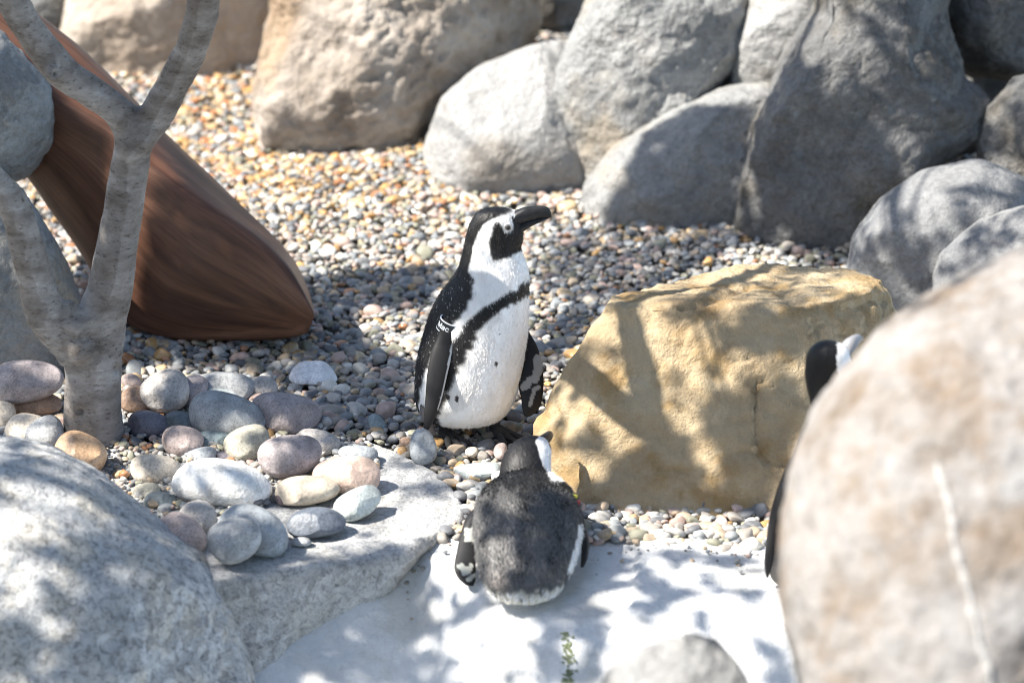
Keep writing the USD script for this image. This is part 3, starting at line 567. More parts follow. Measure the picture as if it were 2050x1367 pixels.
COB = [
 (45, 762, 158, 84, 4, 'mauve', 'big flat mauve cobble at the left edge left of the trunk', .045), (78, 812, 96, 46, 5, 'brown', 'brown cobble squeezed under the big mauve cobble left of the trunk', .01),
 (4, 834, 56, 64, 0, 'cream', 'cream speckled cobble cut by the left edge under the mauve one', .0), (58, 858, 98, 64, -8, 'cream', 'pale cream oval cobble behind the grey one left of the trunk', .0),
 (90, 870, 82, 72, 20, 'grey', 'round light grey cobble beside the orange one at the left', .0), (158, 912, 106, 98, -25, 'orange', 'lumpy orange brown cobble leaning on the trunk foot above the granite boulder', .0),
 (297, 849, 86, 58, -5, 'plum', 'dark plum cobble right against the trunk', .0), (369, 846, 80, 44, -8, 'slate', 'dark greenish slate cobble right of the plum one', .01),
 (272, 801, 62, 54, -10, 'brown', 'rust brown cobble touching the right side of the trunk', .01), (328, 784, 100, 86, 25, 'palegrey', 'tall pale pitted cobble standing highest right of the trunk', .01),
 (383, 784, 62, 72, -30, 'mauve', 'mauve cobble half hidden behind the tall pale one', .0), (262, 763, 44, 28, -10, 'pink', 'small pinkish cobble peeking out behind the trunk', .0),
 (449, 776, 132, 60, -6, 'grey', 'broad flat grey cobble at the back of the pile', .0), (525, 776, 68, 46, -8, 'palegrey', 'low greyish cobble at the back right end of the pile', .0),
 (437, 790, 74, 26, -4, 'mint', 'thin pale greenish cobble wedged in front of the broad flat one', .02), (449, 836, 156, 96, -12, 'grey', 'largest round grey cobble in the middle of the pile', .0),
 (430, 884, 92, 52, 0, 'teal', 'teal grey cobble low under the largest grey one', -.01), (573, 828, 140, 86, -12, 'mauve', 'large mauve brown cobble with a shadowed top at the right of the pile', .0),
 (367, 885, 80, 66, -10, 'pink', 'pinkish brown round cobble with a bright spot', .0), (494, 889, 94, 74, 20, 'olive', 'olive grey cobble between the largest grey and the mauve ones', .0),
 (578, 913, 128, 86, 8, 'mauve', 'round mauve cobble directly behind the white one', .0), (637, 888, 92, 54, -8, 'palegrey', 'pale greyish cobble right behind the round mauve one', .0),
 (646, 846, 32, 30, 0, 'navy', 'small navy stone at the right foot of the mauve brown cobble', .0), (718, 909, 78, 38, -6, 'bluegrey', 'flat blue grey cobble behind the peach one', .0),
 (397, 913, 76, 34, 12, 'bluegrey', 'blue grey cobble behind the left end of the white one', .0), (458, 916, 66, 26, 0, 'plum', 'violet grey cobble just behind the white one', .0),
 (308, 939, 102, 58, -4, 'cream', 'cream cobble left of the big white one', .0), (447, 967, 206, 94, -6, 'white', 'big white elongated pitted cobble, the brightest of the pile', .0),
 (697, 950, 138, 76, -4, 'peach', 'peach pink cobble on the bright slab', .0), (613, 981, 128, 60, 2, 'tanstone', 'smooth tan cobble right of the white one with a shadow across', .0),
 (713, 1009, 98, 62, 26, 'mint', 'mottled pale green cobble tilted on the slab edge', .0), (633, 1046, 124, 58, 4, 'navy', 'glossy dark slate blue cobble on the slab', .0),
 (292, 986, 62, 38, 5, 'olive', 'small olive flat stone above the granite boulder', .0), (322, 1003, 66, 40, 0, 'slate', 'small dark slate stone left below the white cobble', .0),
 (397, 1035, 76, 66, -30, 'palegrey', 'pale grey egg shaped cobble below the white one', .0), (364, 1066, 106, 70, -28, 'pink', 'brownish grey cobble against the granite boulder', .0),
 (374, 1090, 66, 44, -20, 'mauve', 'mauve stone tucked behind the granite boulder', -.01), (507, 1062, 150, 92, -22, 'bluegrey', 'large blue grey cobble lying behind the front grey one', .0),
 (470, 1081, 112, 86, 18, 'grey', 'smooth grey cobble nearest the viewer on the slab edge', .012), (232, 938, 26, 22, 0, 'teal', 'small teal stone at the foot of the trunk', .0),
 (847, 895, 54, 74, 8, 'bluegrey', 'upright blue grey speckled cobble at the standing bird\'s foot', .0), (958, 942, 94, 34, 7, 'mint', 'long flat grey green stone left of the lying bird\'s head', .0),
 (754, 849, 44, 34, -60, 'teal', 'angular teal stone in the gravel left of the standing bird', .0), (570, 998, 40, 26, 0, 'maroon', 'small maroon stone under the tan cobble', .0),
 (603, 1084, 40, 18, 0, 'grey', 'small flat grey stone in front of the dark slate blue cobble', .0), (812, 886, 30, 24, 0, 'brown', 'small rusty pebble left of the upright blue grey cobble', .0),
 (945, 905, 26, 20, 15, 'cream', 'yellowish pebble between the standing bird\'s feet', .0), (1002, 903, 26, 34, -10, 'pink', 'pinkish upright pebble in front of the standing bird', .0),
 (1000, 958, 34, 30, 15, 'white', 'white pebble touching the lying bird\'s neck', .0)]
for k, (cx, cy, w, h, ang, col, label, zg) in enumerate(COB):
    zs = .012 if (cx > 560 and cx < 800 and cy > 900) or cy > 1030 else 0.0
    cobble(cx, cy, w, h, ang, col, label, 200 + k, zg=zg + zs, egg=.06 if k % 3 == 0 else .02)
# flat white disc of shell
Pd = at_z(626, 756, .012)
th = np.arange(64) / 64 * 2 * np.pi
disc = loft([Pd + np.array([-.058, 0, 0]), Pd + np.array([-.05, 0, .006]), Pd + np.array([-.02, 0, .013]), Pd + np.array([.02, 0, .013]), Pd + np.array([.048, 0, .004]), Pd + np.array([.06, -.004, -.002])],
            [[0, .002, .001], [0, .022, .008], [0, .04, .014], [0, .042, .014], [0, .024, .008], [0, .003, .001]], [[0, -.001, .002], [0, -.002, .006], [0, -.003, .009], [0, -.003, .009], [0, -.002, .006], [0, -.001, .002]], 48, 32)
disc.vertices += (fbm(np.array(disc.vertices) * 60, 2, 5) - .5)[:, None] * np.array([0, 0, .003])
disc.vertices -= Pd
thing_mesh('cuttlebone', disc, stone_mat('cuttlebone_white', (.66, .68, .72), .6), 'flat white cuttlebone lying on the gravel left of the standing bird', 'cuttlebone', Pd)

# ------------------------------------------------------------------ birds
BLACK, WHITE = np.array([.009, .0085, .009]), np.array([.80, .79, .775])
def speckle(col, v, amount, seed, light=.35):
    h = np.random.default_rng(seed).random(len(v)); col = col.copy()
    col[h < amount] = light
    return col
def stack_bird(table, y0, N=340, M=256):
    """Upright body: rings at photograph rows with left and right pixel and half depth, standing at distance y0."""
    t = np.array(table, float); rows = np.linspace(t[0, 0], t[-1, 0], N)
    # denser rows at both ends so that the ends close roundly
    Lp, Rp, D = (PchipInterpolator(t[:, 0], t[:, k])(rows) for k in (1, 2, 3))
    ph = np.arange(M) / M * 2 * np.pi
    V = []
    for r, l, rr, d in zip(rows, Lp, Rp, D):
        a, b = at_y(l, r, y0), at_y(rr, r, y0); c = (a + b) / 2; w = (b[0] - a[0]) / 2
        V.append(np.c_[c[0] + w * np.sin(ph), y0 - d * np.cos(ph), np.full(M, c[2])])
    v = np.array(V).reshape(-1, 3)
    i = np.arange(N - 1)[:, None] * M; j = np.arange(M)[None]; k = (j + 1) % M
    a, b, c, d = (i + j).ravel(), (i + k).ravel(), (i + M + k).ravel(), (i + M + j).ravel()
    f = np.r_[np.stack([a, c, b], 1), np.stack([a, d, c], 1)]
    n0 = len(v); v = np.r_[v, [v[:M].mean(0)], [v[-M:].mean(0)]]
    jj = np.arange(M); kk = (jj + 1) % M
    f = np.r_[f, np.stack([np.full(M, n0), jj, kk], 1), np.stack([np.full(M, n0 + 1), (N - 1) * M + kk, (N - 1) * M + jj], 1)]
    rowv = np.r_[np.repeat(rows, M), rows[0], rows[-1]]; al = np.r_[np.tile(np.degrees(ph), N), 0, 0]
    al = (al + 180) % 360 - 180
    m = trimesh.Trimesh(v, f, process=False)
    if m.volume < 0: f = f[:, ::-1]
    return v, f, rowv, al
def feather(v, f, amp=.0008, seed=0, sc=(160, 160, 60)):
    n = vnormals(v, f)
    return v + n * (amp * (fbm(v * np.array(sc), 3, seed) - .5) * 2 + .001 * (fbm(v * 18, 2, seed + 3) - .5))[:, None]
def blade(nodes, seed=0, N=70, M=28):
    """Flipper: (px, row, half width px, direction deg of the width axis in the picture, depth, thickness m)."""
    C, A, B = [], [], []
    for px, row, hw, ang, d, th in nodes:
        C.append(at_d(px, row, d)); w = hw / FPX * d
        A.append((math.cos(math.radians(ang)) * RIGHT + math.sin(math.radians(ang)) * UP) * w); B.append(FWD * th)
    return loft(C, A, B, N, M)

def feathers(v, f, col, count, length, parent, pick, seed, width=.0009, lift=.16):
    """Short loose feather tips lying along the body, one curve set per tone."""
    g = np.random.default_rng(seed); n = vnormals(v, f)
    a, b, c = v[f[:, 0]], v[f[:, 1]], v[f[:, 2]]; area = np.linalg.norm(np.cross(b - a, c - a), axis=1) * pick(v[f[:, 0]])
    fi = g.choice(len(f), count, p=area / area.sum()); u = g.random((count, 2)); u = np.where(u.sum(1, keepdims=True) > 1, 1 - u, u)
    p = a[fi] + (b - a)[fi] * u[:, :1] + (c - a)[fi] * u[:, 1:]; nn = n[f[fi, 0]]; cc = col[f[fi, 0]].mean(1)
    down = np.array([0, -.55, -.85]) if parent.endswith('penguin') else np.array([0, -1, -.25])
    d = down - nn * (nn @ down)[:, None]; d /= np.maximum(np.linalg.norm(d, axis=1, keepdims=True), 1e-6); d += g.normal(0, .22, d.shape)
    ln = length * g.uniform(.6, 1.3, (count, 1))
    P = np.stack([p - nn * .0006, p + d * ln * .5 + nn * ln * lift, p + d * ln + nn * ln * lift * .9], 1)
    for nm, lo, hi, mat in (('dark_feathers', -1, .03, 'f_dark'), ('grey_feathers', .03, .32, 'f_grey'), ('white_feathers', .32, 9, 'f_white')):
        k = (cc >= lo) & (cc < hi)
        if k.sum() < 20: continue
        cu = UsdGeom.BasisCurves.Define(stage, numbered(parent, nm)); q = P[k]
        cu.CreatePointsAttr(Vt.Vec3fArray.FromNumpy(q.reshape(-1, 3).astype(np.float32))); cu.CreateCurveVertexCountsAttr(Vt.IntArray.FromNumpy(np.full(len(q), 3, np.int32)))
        cu.CreateTypeAttr('linear'); cu.CreateWidthsAttr(Vt.FloatArray.FromNumpy(np.tile(np.array([1, .8, .15]) * width, len(q)).astype(np.float32))); cu.SetWidthsInterpolation('vertex')
        UsdShade.MaterialBindingAPI.Apply(cu.GetPrim()).Bind(M[mat]); tag(cu.GetPrim(), kind='stuff')
M['f_dark'] = plain('feather_dark', (.012, .0115, .0115), .5); M['f_grey'] = plain('feather_grey', (.14, .138, .136), .5); M['f_white'] = plain('feather_white', (.86, .85, .835), .6)
# --- the standing bird
Y1 = at_z(930, 868)[1]; D1 = depth(at_y(930, 700, Y1))
TAB1 = [(415.5, 990, 996, .003), (417, 980, 1006, .012), (420, 968, 1021, .021), (426, 956, 1033, .0285), (436, 947, 1040, .034), (450, 940, 1045, .037), (465, 935, 1048, .0385), (480, 931, 1047, .040), (495, 928, 1044, .043),
        (510, 925, 1047, .049), (525, 921, 1053, .056), (545, 913, 1058, .067), (565, 899, 1060, .079), (585, 884, 1060, .089), (605, 872, 1059, .096), (630, 860, 1058, .102), (660, 850, 1057, .107),
        (700, 839, 1052, .112), (740, 832, 1047, .114), (780, 830, 1037, .111), (806, 833, 1026, .101), (824, 841, 1014, .086), (836, 854, 998, .066), (842, 872, 976, .042), (845, 900, 945, .015)]
v, f, rowv, al = stack_bird(TAB1, Y1)
pxv = proj(v)[0]
jit = (fbm(v * np.array([90, 90, 55]), 3, 81) - .5); jit2 = (fbm(v * np.array([260, 260, 90]), 2, 82) - .5)
row_j = rowv + jit * 20 + jit2 * 18; px_j = pxv + jit * 10 + jit2 * 8
HEAD = 62.0
phi = np.abs((al - HEAD + 180) % 360 - 180) + jit * 12 + jit2 * 10
def between(pts, x): p = np.array(pts, float); return np.interp(x, p[:, 0], p[:, 1])
# body: row of the upper and lower border of the breast band by angle from the breastbone, then borders by row
inner_phi = between([(585, 0), (591, 37), (607, 49), (625, 60), (660, 65), (692, 71), (730, 80), (770, 85), (800, 92), (850, 96)], row_j)
outer_phi = between([(551, 0), (560, 20), (571, 45), (591, 66), (613, 78), (640, 84), (680, 98), (720, 104), (800, 111), (860, 113)], row_j)
back_phi = between([(530, 100), (540, 97), (565, 83), (590, 84), (620, 92), (660, 106), (740, 120), (800, 129), (860, 131)], row_j)
inner_phi = np.where(row_j < 584, -1, inner_phi); outer_phi = np.where(row_j < 548, -1, outer_phi)
belly = phi < inner_phi; band = (phi < outer_phi) & ~belly; stripe = (phi < back_phi) & ~belly & ~band
white = belly | stripe
cap = between([(415, 1060), (421, 1040), (423, 1018), (428, 996), (434, 977), (448, 963), (473, 951), (488, 947), (517, 941), (532, 937), (545, 944)], rowv + jit * 6)
face = inside([(994, 432), (1005, 441), (1009, 453), (1017, 457), (1025, 453), (1027, 443), (1025, 430), (1037, 425), (1080, 424), (1080, 480), (1052, 503), (1026, 499), (1008, 507), (988, 511), (980, 492), (980, 474), (988, 448)], px_j * .6 + pxv * .4, rowv + (jit * 8 + jit2 * 8))
hw_ = (px_j * .5 + pxv * .5 > cap) & ~face
k = smoothstep(528, 540, rowv)
white = np.where(rowv < 534, hw_, white)
col = np.where(white[:, None], WHITE, BLACK)
def soften(col, N, M, sg):
    g = col[:N * M].reshape(N, M, 3).astype(float)
    for a, md in ((0, 'nearest'), (1, 'wrap')): g = gaussian_filter1d(g, sg, axis=a, mode=md)
    out = col.astype(float).copy(); out[:N * M] = g.reshape(-1, 3); return out
col = soften(col, 340, 256, 1.15)
sp = np.random.default_rng(4).random(len(v))
black_body = ~white & (rowv > 535)
col[black_body & (sp < .014)] = (.36, .36, .36)
col[white & (rowv > 590) & (sp > .9994)] = (.2, .19, .18)
for (a, b, s) in [(993, 697, 3.2), (915, 763, 4), (897, 762, 3.5), (1001, 640, 1.6)]:
    d = np.hypot(pxv - a, (rowv - b) * .7); col[(d < s + jit2 * 4) & (v[:, 1] < Y1)] = (.05, .045, .045)
v = feather(v, f, seed=83)
n1 = len(v)
rflip = blade([(915, 606, 8, 0, D1 - .075, .010), (908, 625, 17, -15, D1 - .088, .014), (903, 645, 21, -12, D1 - .094, .014), (895, 675, 20, -10, D1 - .098, .012), (884, 710, 21, -8, D1 - .100, .010), (875, 750, 20, -6, D1 - .10, .009), (869, 790, 17, -4, D1 - .098, .008),
               (862, 825, 13, -4, D1 - .094, .007), (856, 850, 8, -4, D1 - .09, .005), (851, 868, 2, 0, D1 - .088, .003)], N=110, M=40)
lflip = blade([(1038, 640, 8, 0, D1 + .04, .010), (1048, 668, 12, 20, D1 + .02, .012), (1058, 700, 19, 15, D1 + .01, .010), (1062, 735, 25, 8, D1 + .0, .008), (1063, 770, 25, 2, D1 - .005, .007), (1064, 800, 21, -6, D1 - .01, .006), (1060, 820, 15, -12, D1 - .01, .005), (1055, 833, 5, -10, D1 - .01, .003)], N=110, M=60)
tail = blade([(852, 770, 10, -20, D1 + .01, .03), (852, 820, 12, -15, D1 + .005, .022), (860, 852, 10, -10, D1 - .0, .012), (868, 872, 5, -10, D1 - .0, .004)], N=40, M=24)
parts = [trimesh.Trimesh(v, f, process=False)]
cols = [col]
for m_, kind in ((rflip, 0), (lflip, 1), (tail, 2)):
    w = np.array(m_.vertices); pxx, rww, _ = proj(w); c = np.tile(BLACK, (len(w), 1)); j = fbm(w * 90, 3, 85) - .5
    if kind == 0:
        edge = (seg_dist([(918, 640), (905, 690), (893, 760), (878, 820)], pxx, rww + j * 8) < 2.2); c[edge] = (.3, .3, .3)
        c[(rww > 690)] *= 1.6
    if kind == 1:
        g = (seg_dist([(1078, 715), (1076, 745), (1070, 760)], pxx, rww) < 9 + j * 12) | (seg_dist([(1048, 775), (1062, 762)], pxx, rww) < 8 + j * 10) | (seg_dist([(1060, 812), (1070, 780), (1078, 775)], pxx, rww) < 4 + j * 6)
        c[g] = (.25, .25, .25)
    if kind == 2: c[:] = (.13, .12, .12)
    parts.append(m_); cols.append(c)
bird = thing('penguin', 'upright black and white penguin standing on the gravel with its beak to the right', 'penguin')
body = cat(*parts); SURF.append(np.array(body.vertices)[::3])
obj('body', body, M['plumage'], bird, colors=np.vstack(cols))
feathers(v, f, col, 16000, .006, bird, lambda q: np.ones(len(q)), 31, .0008, .10)
def beak(up, lo, y, bird, wide=.011):
    for nodes, mat, nm in ((up, 'beak', 'upper_beak'), (lo, 'beak', 'lower_beak')):
        C, A, B = [], [], []
        for px, r0, r1, th in nodes:
            a, b = at_y(px, r0, y), at_y(px, r1, y); C.append((a + b) / 2); A.append((a - b) / 2); B.append(np.array([0, th, 0]))
        obj(nm, loft(C, A, B, 50, 28), M[mat], bird)
beak([(1022, 430, 448, .020), (1036, 420, 450, .018), (1050, 415, 446, .015), (1066, 413, 442, .0115), (1080, 412, 438, .009), (1091, 413, 436.5, .0075), (1098, 416.5, 436, .006), (1102.5, 424, 436, .004), (1104.5, 431, 436, .0015)],
     [(1020, 446, 476, .021), (1036, 445, 472, .018), (1050, 442, 462, .014), (1064, 439, 453, .011), (1078, 436.5, 446.5, .0085), (1090, 435, 441, .006), (1099, 434.5, 437, .003)], Y1, bird)
pl = blade([(1076, 444, 2, 60, D1 - .009, .003), (1083, 442.5, 4, 75, D1 - .0095, .003), (1090, 440, 3.5, 80, D1 - .008, .003), (1096, 438, 1, 80, D1 - .006, .002)], N=20, M=12)
obj('beak_mark', pl, M['beak_pale'], bird, label='pale grey patch on the lower beak')
def ball(px, row, y, r, flat=(1, .45, 1)):
    s = trimesh.creation.icosphere(3, 1.0); s.vertices *= np.array(flat) * r; s.vertices += at_y(px, row, y); return s
# eyes on both cheeks
hy = .0335
for sgn in (-1, 1):
    yy = Y1 + sgn * hy
    r_ = FPX / D1
    shift = (at_y(1017, 446, Y1))
    ctr = np.array([shift[0], yy, shift[2]])
    def sph(r, fl, off):
        s = trimesh.creation.icosphere(3, 1.0); s.vertices *= np.array([1, fl, 1]) * r; s.vertices += ctr + np.array([0, sgn * off, 0]); return s
    tor = trimesh.creation.torus(.0082, .0021, 40, 12); tor.apply_transform(trimesh.transformations.rotation_matrix(math.pi / 2, [1, 0, 0])); tor.vertices += ctr + np.array([0, -sgn * .0005, 0])
    e = obj('eye', sph(.0082, .45, -.001), M['iris'], bird)
    obj('eye_ring', tor, M['eye_ring'], e); obj('pupil', sph(.0045, .5, .0020), M['eye'], e)
# feet
def foot(px, row, y, yaw, bird, s=1.0, leg=True):
    base = at_y(px, row, y); ms = []
    for a in (-24, 0, 24):
        d = np.array([math.sin(math.radians(a + yaw)), -math.cos(math.radians(a + yaw)), 0]); side = np.array([d[1], -d[0], 0])
        pts = [base + np.array([0, 0, .022]) * s, base + d * .02 * s + np.array([0, 0, .017]) * s, base + d * .045 * s + np.array([0, 0, .010]) * s, base + d * .066 * s + np.array([0, 0, .006]) * s, base + d * .078 * s + np.array([0, 0, -.002]) * s]
        ms.append(tube(pts, np.array([.011, .010, .008, .006, .001]) * s, 24, 12))
    web = [base + np.array([0, 0, .012]) * s] + [base + np.array([math.sin(math.radians(a + yaw)), -math.cos(math.radians(a + yaw)), 0]) * .06 * s + np.array([0, 0, .004]) * s for a in (-24, 0, 24)]
    wv = np.array(web + [w - np.array([0, 0, .004]) for w in web])
    ms.append(trimesh.Trimesh(wv, [[0, 1, 2], [0, 2, 3], [4, 6, 5], [4, 7, 6], [0, 4, 5], [0, 5, 1], [1, 5, 6], [1, 6, 2], [2, 6, 7], [2, 7, 3], [3, 7, 4], [3, 4, 0]], process=False))
    ms.append(tube([base + np.array([0, .01, .075]) * s, base + np.array([0, .004, .045]) * s, base + np.array([0, 0, .014]) * s], np.array([.022, .016, .012]) * s, 20, 16))
    obj('foot', cat(*ms), M['foot'], bird)
foot(990, 872, Y1 - .02, 45, bird); foot(890, 880, Y1 - .03, 35, bird)
# name band on the near flipper
bc = at_d(899, 651, D1 - .094)
axis = .87 * (math.sin(.40) * RIGHT + math.cos(.40) * UP) - .5 * FWD; axis /= np.linalg.norm(axis)
ax_a = RIGHT * math.cos(math.radians(-22)) + UP * math.sin(math.radians(-22)); ax_a -= axis * (ax_a @ axis); ax_a /= np.linalg.norm(ax_a); ax_b = np.cross(axis, ax_a)
if ax_b @ FWD > 0: ax_b = -ax_b                                  # towards the viewer
def hoop(r0a, r0b, half, th):
    ph = np.arange(64) / 64 * 2 * np.pi; V = []
    for (k, o) in ((-half, 0), (half, 0), (half, -th), (-half, -th)):
        V.append(bc + axis * k + np.cos(ph)[:, None] * ax_a * (r0a + o) + np.sin(ph)[:, None] * ax_b * (r0b + o))
    v = np.vstack(V); f = []
    for q in range(4):
        a = q * 64 + np.arange(64); b = q * 64 + (np.arange(64) + 1) % 64; c = ((q + 1) % 4) * 64 + (np.arange(64) + 1) % 64; d = ((q + 1) % 4) * 64 + np.arange(64)
        f += list(np.stack([a, b, c], 1)) + list(np.stack([a, c, d], 1))
    m = trimesh.Trimesh(v, np.array(f), process=False)
    if m.volume < 0: m.invert()
    return m
bnd = obj('flipper_band', hoop(.0262, .0215, .0135, .002), M['tag_black'], bird, smooth=30)
for s in (-1, 1):
    bc0 = bc; bc = bc0 + axis * s * .0138; obj('band_rim', hoop(.0267, .0220, .0010, .0028), M['tag_white'], bnd, smooth=30); bc = bc0
txt = meshkit.text_mesh('Mac', .0128, .0006, bold=True)
tvx = np.array(txt.vertices); span = tvx[:, 0].max()
ang0 = math.radians(158)                                       # the word runs round the hoop
ra, rb = .0264, .0217
angs = ang0 - tvx[:, 0] / .0262
out_ = np.cos(angs)[:, None] * ax_a * (ra - .0004 + tvx[:, 2:3]) + np.sin(angs)[:, None] * ax_b * (rb - .0004 + tvx[:, 2:3])
wv = bc + out_ - axis * (.0060 - tvx[:, 1:2])
wm = trimesh.Trimesh(wv, txt.faces, process=False)
obj('band_lettering', wm, M['tag_white'], bnd, smooth=False)

# --- the lying bird
Z2 = -.02
base2 = at_z(1052, 1212, -.035)
def lie(rows):
    C, A, B = [], [], []
    for px, hw, y, z, b in rows:
        P = np.array([0, base2[1] + y, z + Z2]); zc = depth(P)
        P[0] = CAM[0] + (px - W / 2) / FPX * zc; C.append(P); A.append(RIGHT * hw / FPX * zc); B.append(b)
    C = np.array(C); T = np.gradient(C, axis=0); T /= np.linalg.norm(T, axis=1, keepdims=True)
    Bv = np.cross(T, RIGHT); Bv /= np.linalg.norm(Bv, axis=1, keepdims=True); Bv *= np.sign(Bv[:, 2:3])
    return C, np.array(A), Bv * np.array(B)[:, None]
LIE = [(1048, 26, -.045, .012, .006), (1048, 52, -.036, .018, .014), (1049, 74, -.012, .032, .028), (1052, 95, .05, .055, .052), (1056, 104, .12, .075, .074), (1057, 109, .17, .086, .085), (1057, 108, .22, .094, .088), (1056, 100, .265, .103, .084), (1056, 86, .300, .105, .074),
       (1055, 67, .328, .110, .062), (1053, 56, .348, .122, .054), (1052, 52, .365, .142, .050), (1054, 49, .383, .160, .046), (1060, 44, .405, .173, .040), (1068, 32, .425, .178, .028), (1074, 8, .44, .178, .008)]
C, A, B = lie(LIE); SHOULDER = C[6]
lb = loft(C, A, B, 420, 400)
w = np.array(lb.vertices); pxx, rww, _ = proj(w)
par = np.r_[np.repeat(np.arange(420) / 419, 400), 0, 1]; phl = np.r_[np.tile(np.arange(400) / 400 * 360, 420), 0, 0]    # 0 = right side, 90 = up
if lb.volume > 0: pass
j = fbm(w * np.array([60, 40, 60]), 3, 91) - .5; j2 = fbm(w * np.array([160, 60, 160]), 2, 92) - .5
upn = np.sin(np.radians(phl)); rgt = np.cos(np.radians(phl)); sB = np.sign((B[8] @ np.array([0, 0, 1.])))
g = .6 * fbm(np.c_[w[:, 0] * 330, par * 95, phl * .02], 3, 93) + .4 * fbm(np.c_[w[:, 0] * 50, par * 13, w[:, 0] * 0], 3, 94)
c = np.clip(.062 + .30 * (g - .46), .014, .24)[:, None] * np.array([1, .97, .945])
worn = np.exp(-(((pxx - 1045) / 42) ** 2 + ((rww - 1085) / 42) ** 2)); c = c + (worn * np.clip(g - .4, 0, 1) * .30)[:, None] * np.array([1, .88, .8])
rowi = par * 62 + .5 * fbm(np.c_[w[:, 0] * 40, par * 20, w[:, 2] * 40], 2, 97); acr = phl / 360 * 74 + .5 * (np.floor(rowi) % 2); fu, fv = rowi % 1, acr % 1
scal = np.clip(1 - np.hypot((fv - .5) * 1.7, (1 - fu) * .9), 0, 1); edge_ = np.exp(-((np.hypot((fv - .5) * 1.6, 1 - fu) - .75) / .2) ** 2)
cellr = noise(np.c_[np.floor(rowi), np.floor(acr), 0 * acr] + .5, 98)
c = c * (.75 + .35 * scal + .55 * edge_ * (cellr > .35) + .3 * cellr)[:, None]
c = c * (.22 + .78 * smoothstep(955, 1060, rww + j * 40))[:, None]
c[rww < 950] = BLACK * 1.3
brn = np.exp(-(((pxx - 1000) / 22) ** 2 + ((rww - 1172) / 26) ** 2)) + .6 * np.exp(-(((pxx - 1130) / 30) ** 2 + ((rww - 1150) / 22) ** 2)); c = c + brn[:, None] * np.array([.07, .045, .03]) * (.4 + 1.2 * g)[:, None]
flank = (np.abs(rgt) > .80 + j * .1 + j2 * .08) & (upn < .30 + j * .2) & (rww > 1045 + j * 20) & (rww < 1150 + j * 30) & (pxx > 1050)
c[flank] = WHITE
under = upn < -.72 + j * .2; c[under] = WHITE * .95
tailw = (rww > 1188 + j * 40 + j2 * 30 - 10 * np.abs(pxx - 1050) / 60) & (g > .40); c[tailw] = (.55, .52, .44)
c[(rww > 1165) & (np.abs(pxx - 1110) < 46) & (np.abs(rww - (1196 - (pxx - 1090) * .42)) < 9 + j * 22)] = (.60, .57, .48)
hs = (pxx > between([(872, 1080), (885, 1073), (905, 1079), (930, 1088), (960, 1102)], rww) + j * 8) & (rww < 962); c[hs] = WHITE
c[(pxx > between([(872, 1092), (895, 1101), (910, 1108), (960, 1125)], rww)) & (rww < 935)] = BLACK
w2 = feather(w, np.array(lb.faces), .0008, 95, (160, 50, 120))
str_ = (g - .5) * .006 * smoothstep(965, 1010, rww); w2 = w2 + vnormals(w2, np.array(lb.faces)) * str_[:, None]
D2 = depth(C[6])
lf = blade([(962, 1015, 10, 0, D2 + .02, .014), (945, 1035, 13, 10, D2, .013), (938, 1070, 17, 4, D2 - .03, .010), (934, 1105, 20, 0, D2 - .06, .009), (931, 1135, 22, -4, D2 - .085, .008), (934, 1158, 18, -8, D2 - .10, .006), (940, 1172, 7, -8, D2 - .11, .003)], N=80, M=40)
rf = blade([(1150, 1005, 8, 0, D2 + .03, .014), (1158, 1030, 9, 10, D2 + .01, .016), (1166, 1060, 8, 6, D2 - .02, .018), (1172, 1090, 8, 0, D2 - .045, .018), (1170, 1115, 7, -6, D2 - .065, .014), (1165, 1135, 3, -8, D2 - .08, .006)], N=80, M=40)
tl = blade([(1030, 1195, 22, 0, D2 - .20, .008), (1024, 1204, 14, 8, D2 - .215, .005), (1020, 1209, 4, 8, D2 - .22, .002)], N=20, M=16)
cl = np.tile(BLACK * 1.3, (len(lf.vertices), 1)); fx, fr, _ = proj(np.array(lf.vertices)); jf = fbm(np.array(lf.vertices) * 70, 3, 96) - .5
cl[((np.hypot(fx - 934, (fr - 1140) * 1.1) < 15 + jf * 26) & (fr < 1152)) | (seg_dist([(938, 1158), (952, 1150)], fx, fr) < 5 + jf * 6) | ((np.abs(fr - 1070) < 14 + jf * 16) & (fx > 930))] = (.36, .37, .34)
cr = np.tile(BLACK * 1.3, (len(rf.vertices), 1)); ct = np.tile(np.array([.6, .57, .48]), (len(tl.vertices), 1))
bird2 = thing('penguin', 'dark backed penguin lying on its belly on the white ledge, seen from behind', 'penguin')
b2 = cat(trimesh.Trimesh(w2, lb.faces, process=False), lf, rf, tl); SURF.append(np.array(b2.vertices)[::2])
obj('body', b2, M['plumage'], bird2, colors=np.vstack([soften(c, 420, 400, 1.3), cl, cr, ct]))
feathers(w2, np.array(lb.faces), soften(c, 420, 400, 1.3), 13000, .011, bird2, lambda q: ((q[:, 2] > .0) & (q[:, 1] < base2[1] + .325)).astype(float), 32, .0011, .11)
feathers(w2, np.array(lb.faces), soften(c, 420, 400, 1.3), 2500, .004, bird2, lambda q: (q[:, 1] >= base2[1] + .325).astype(float), 33, .0007, .06)
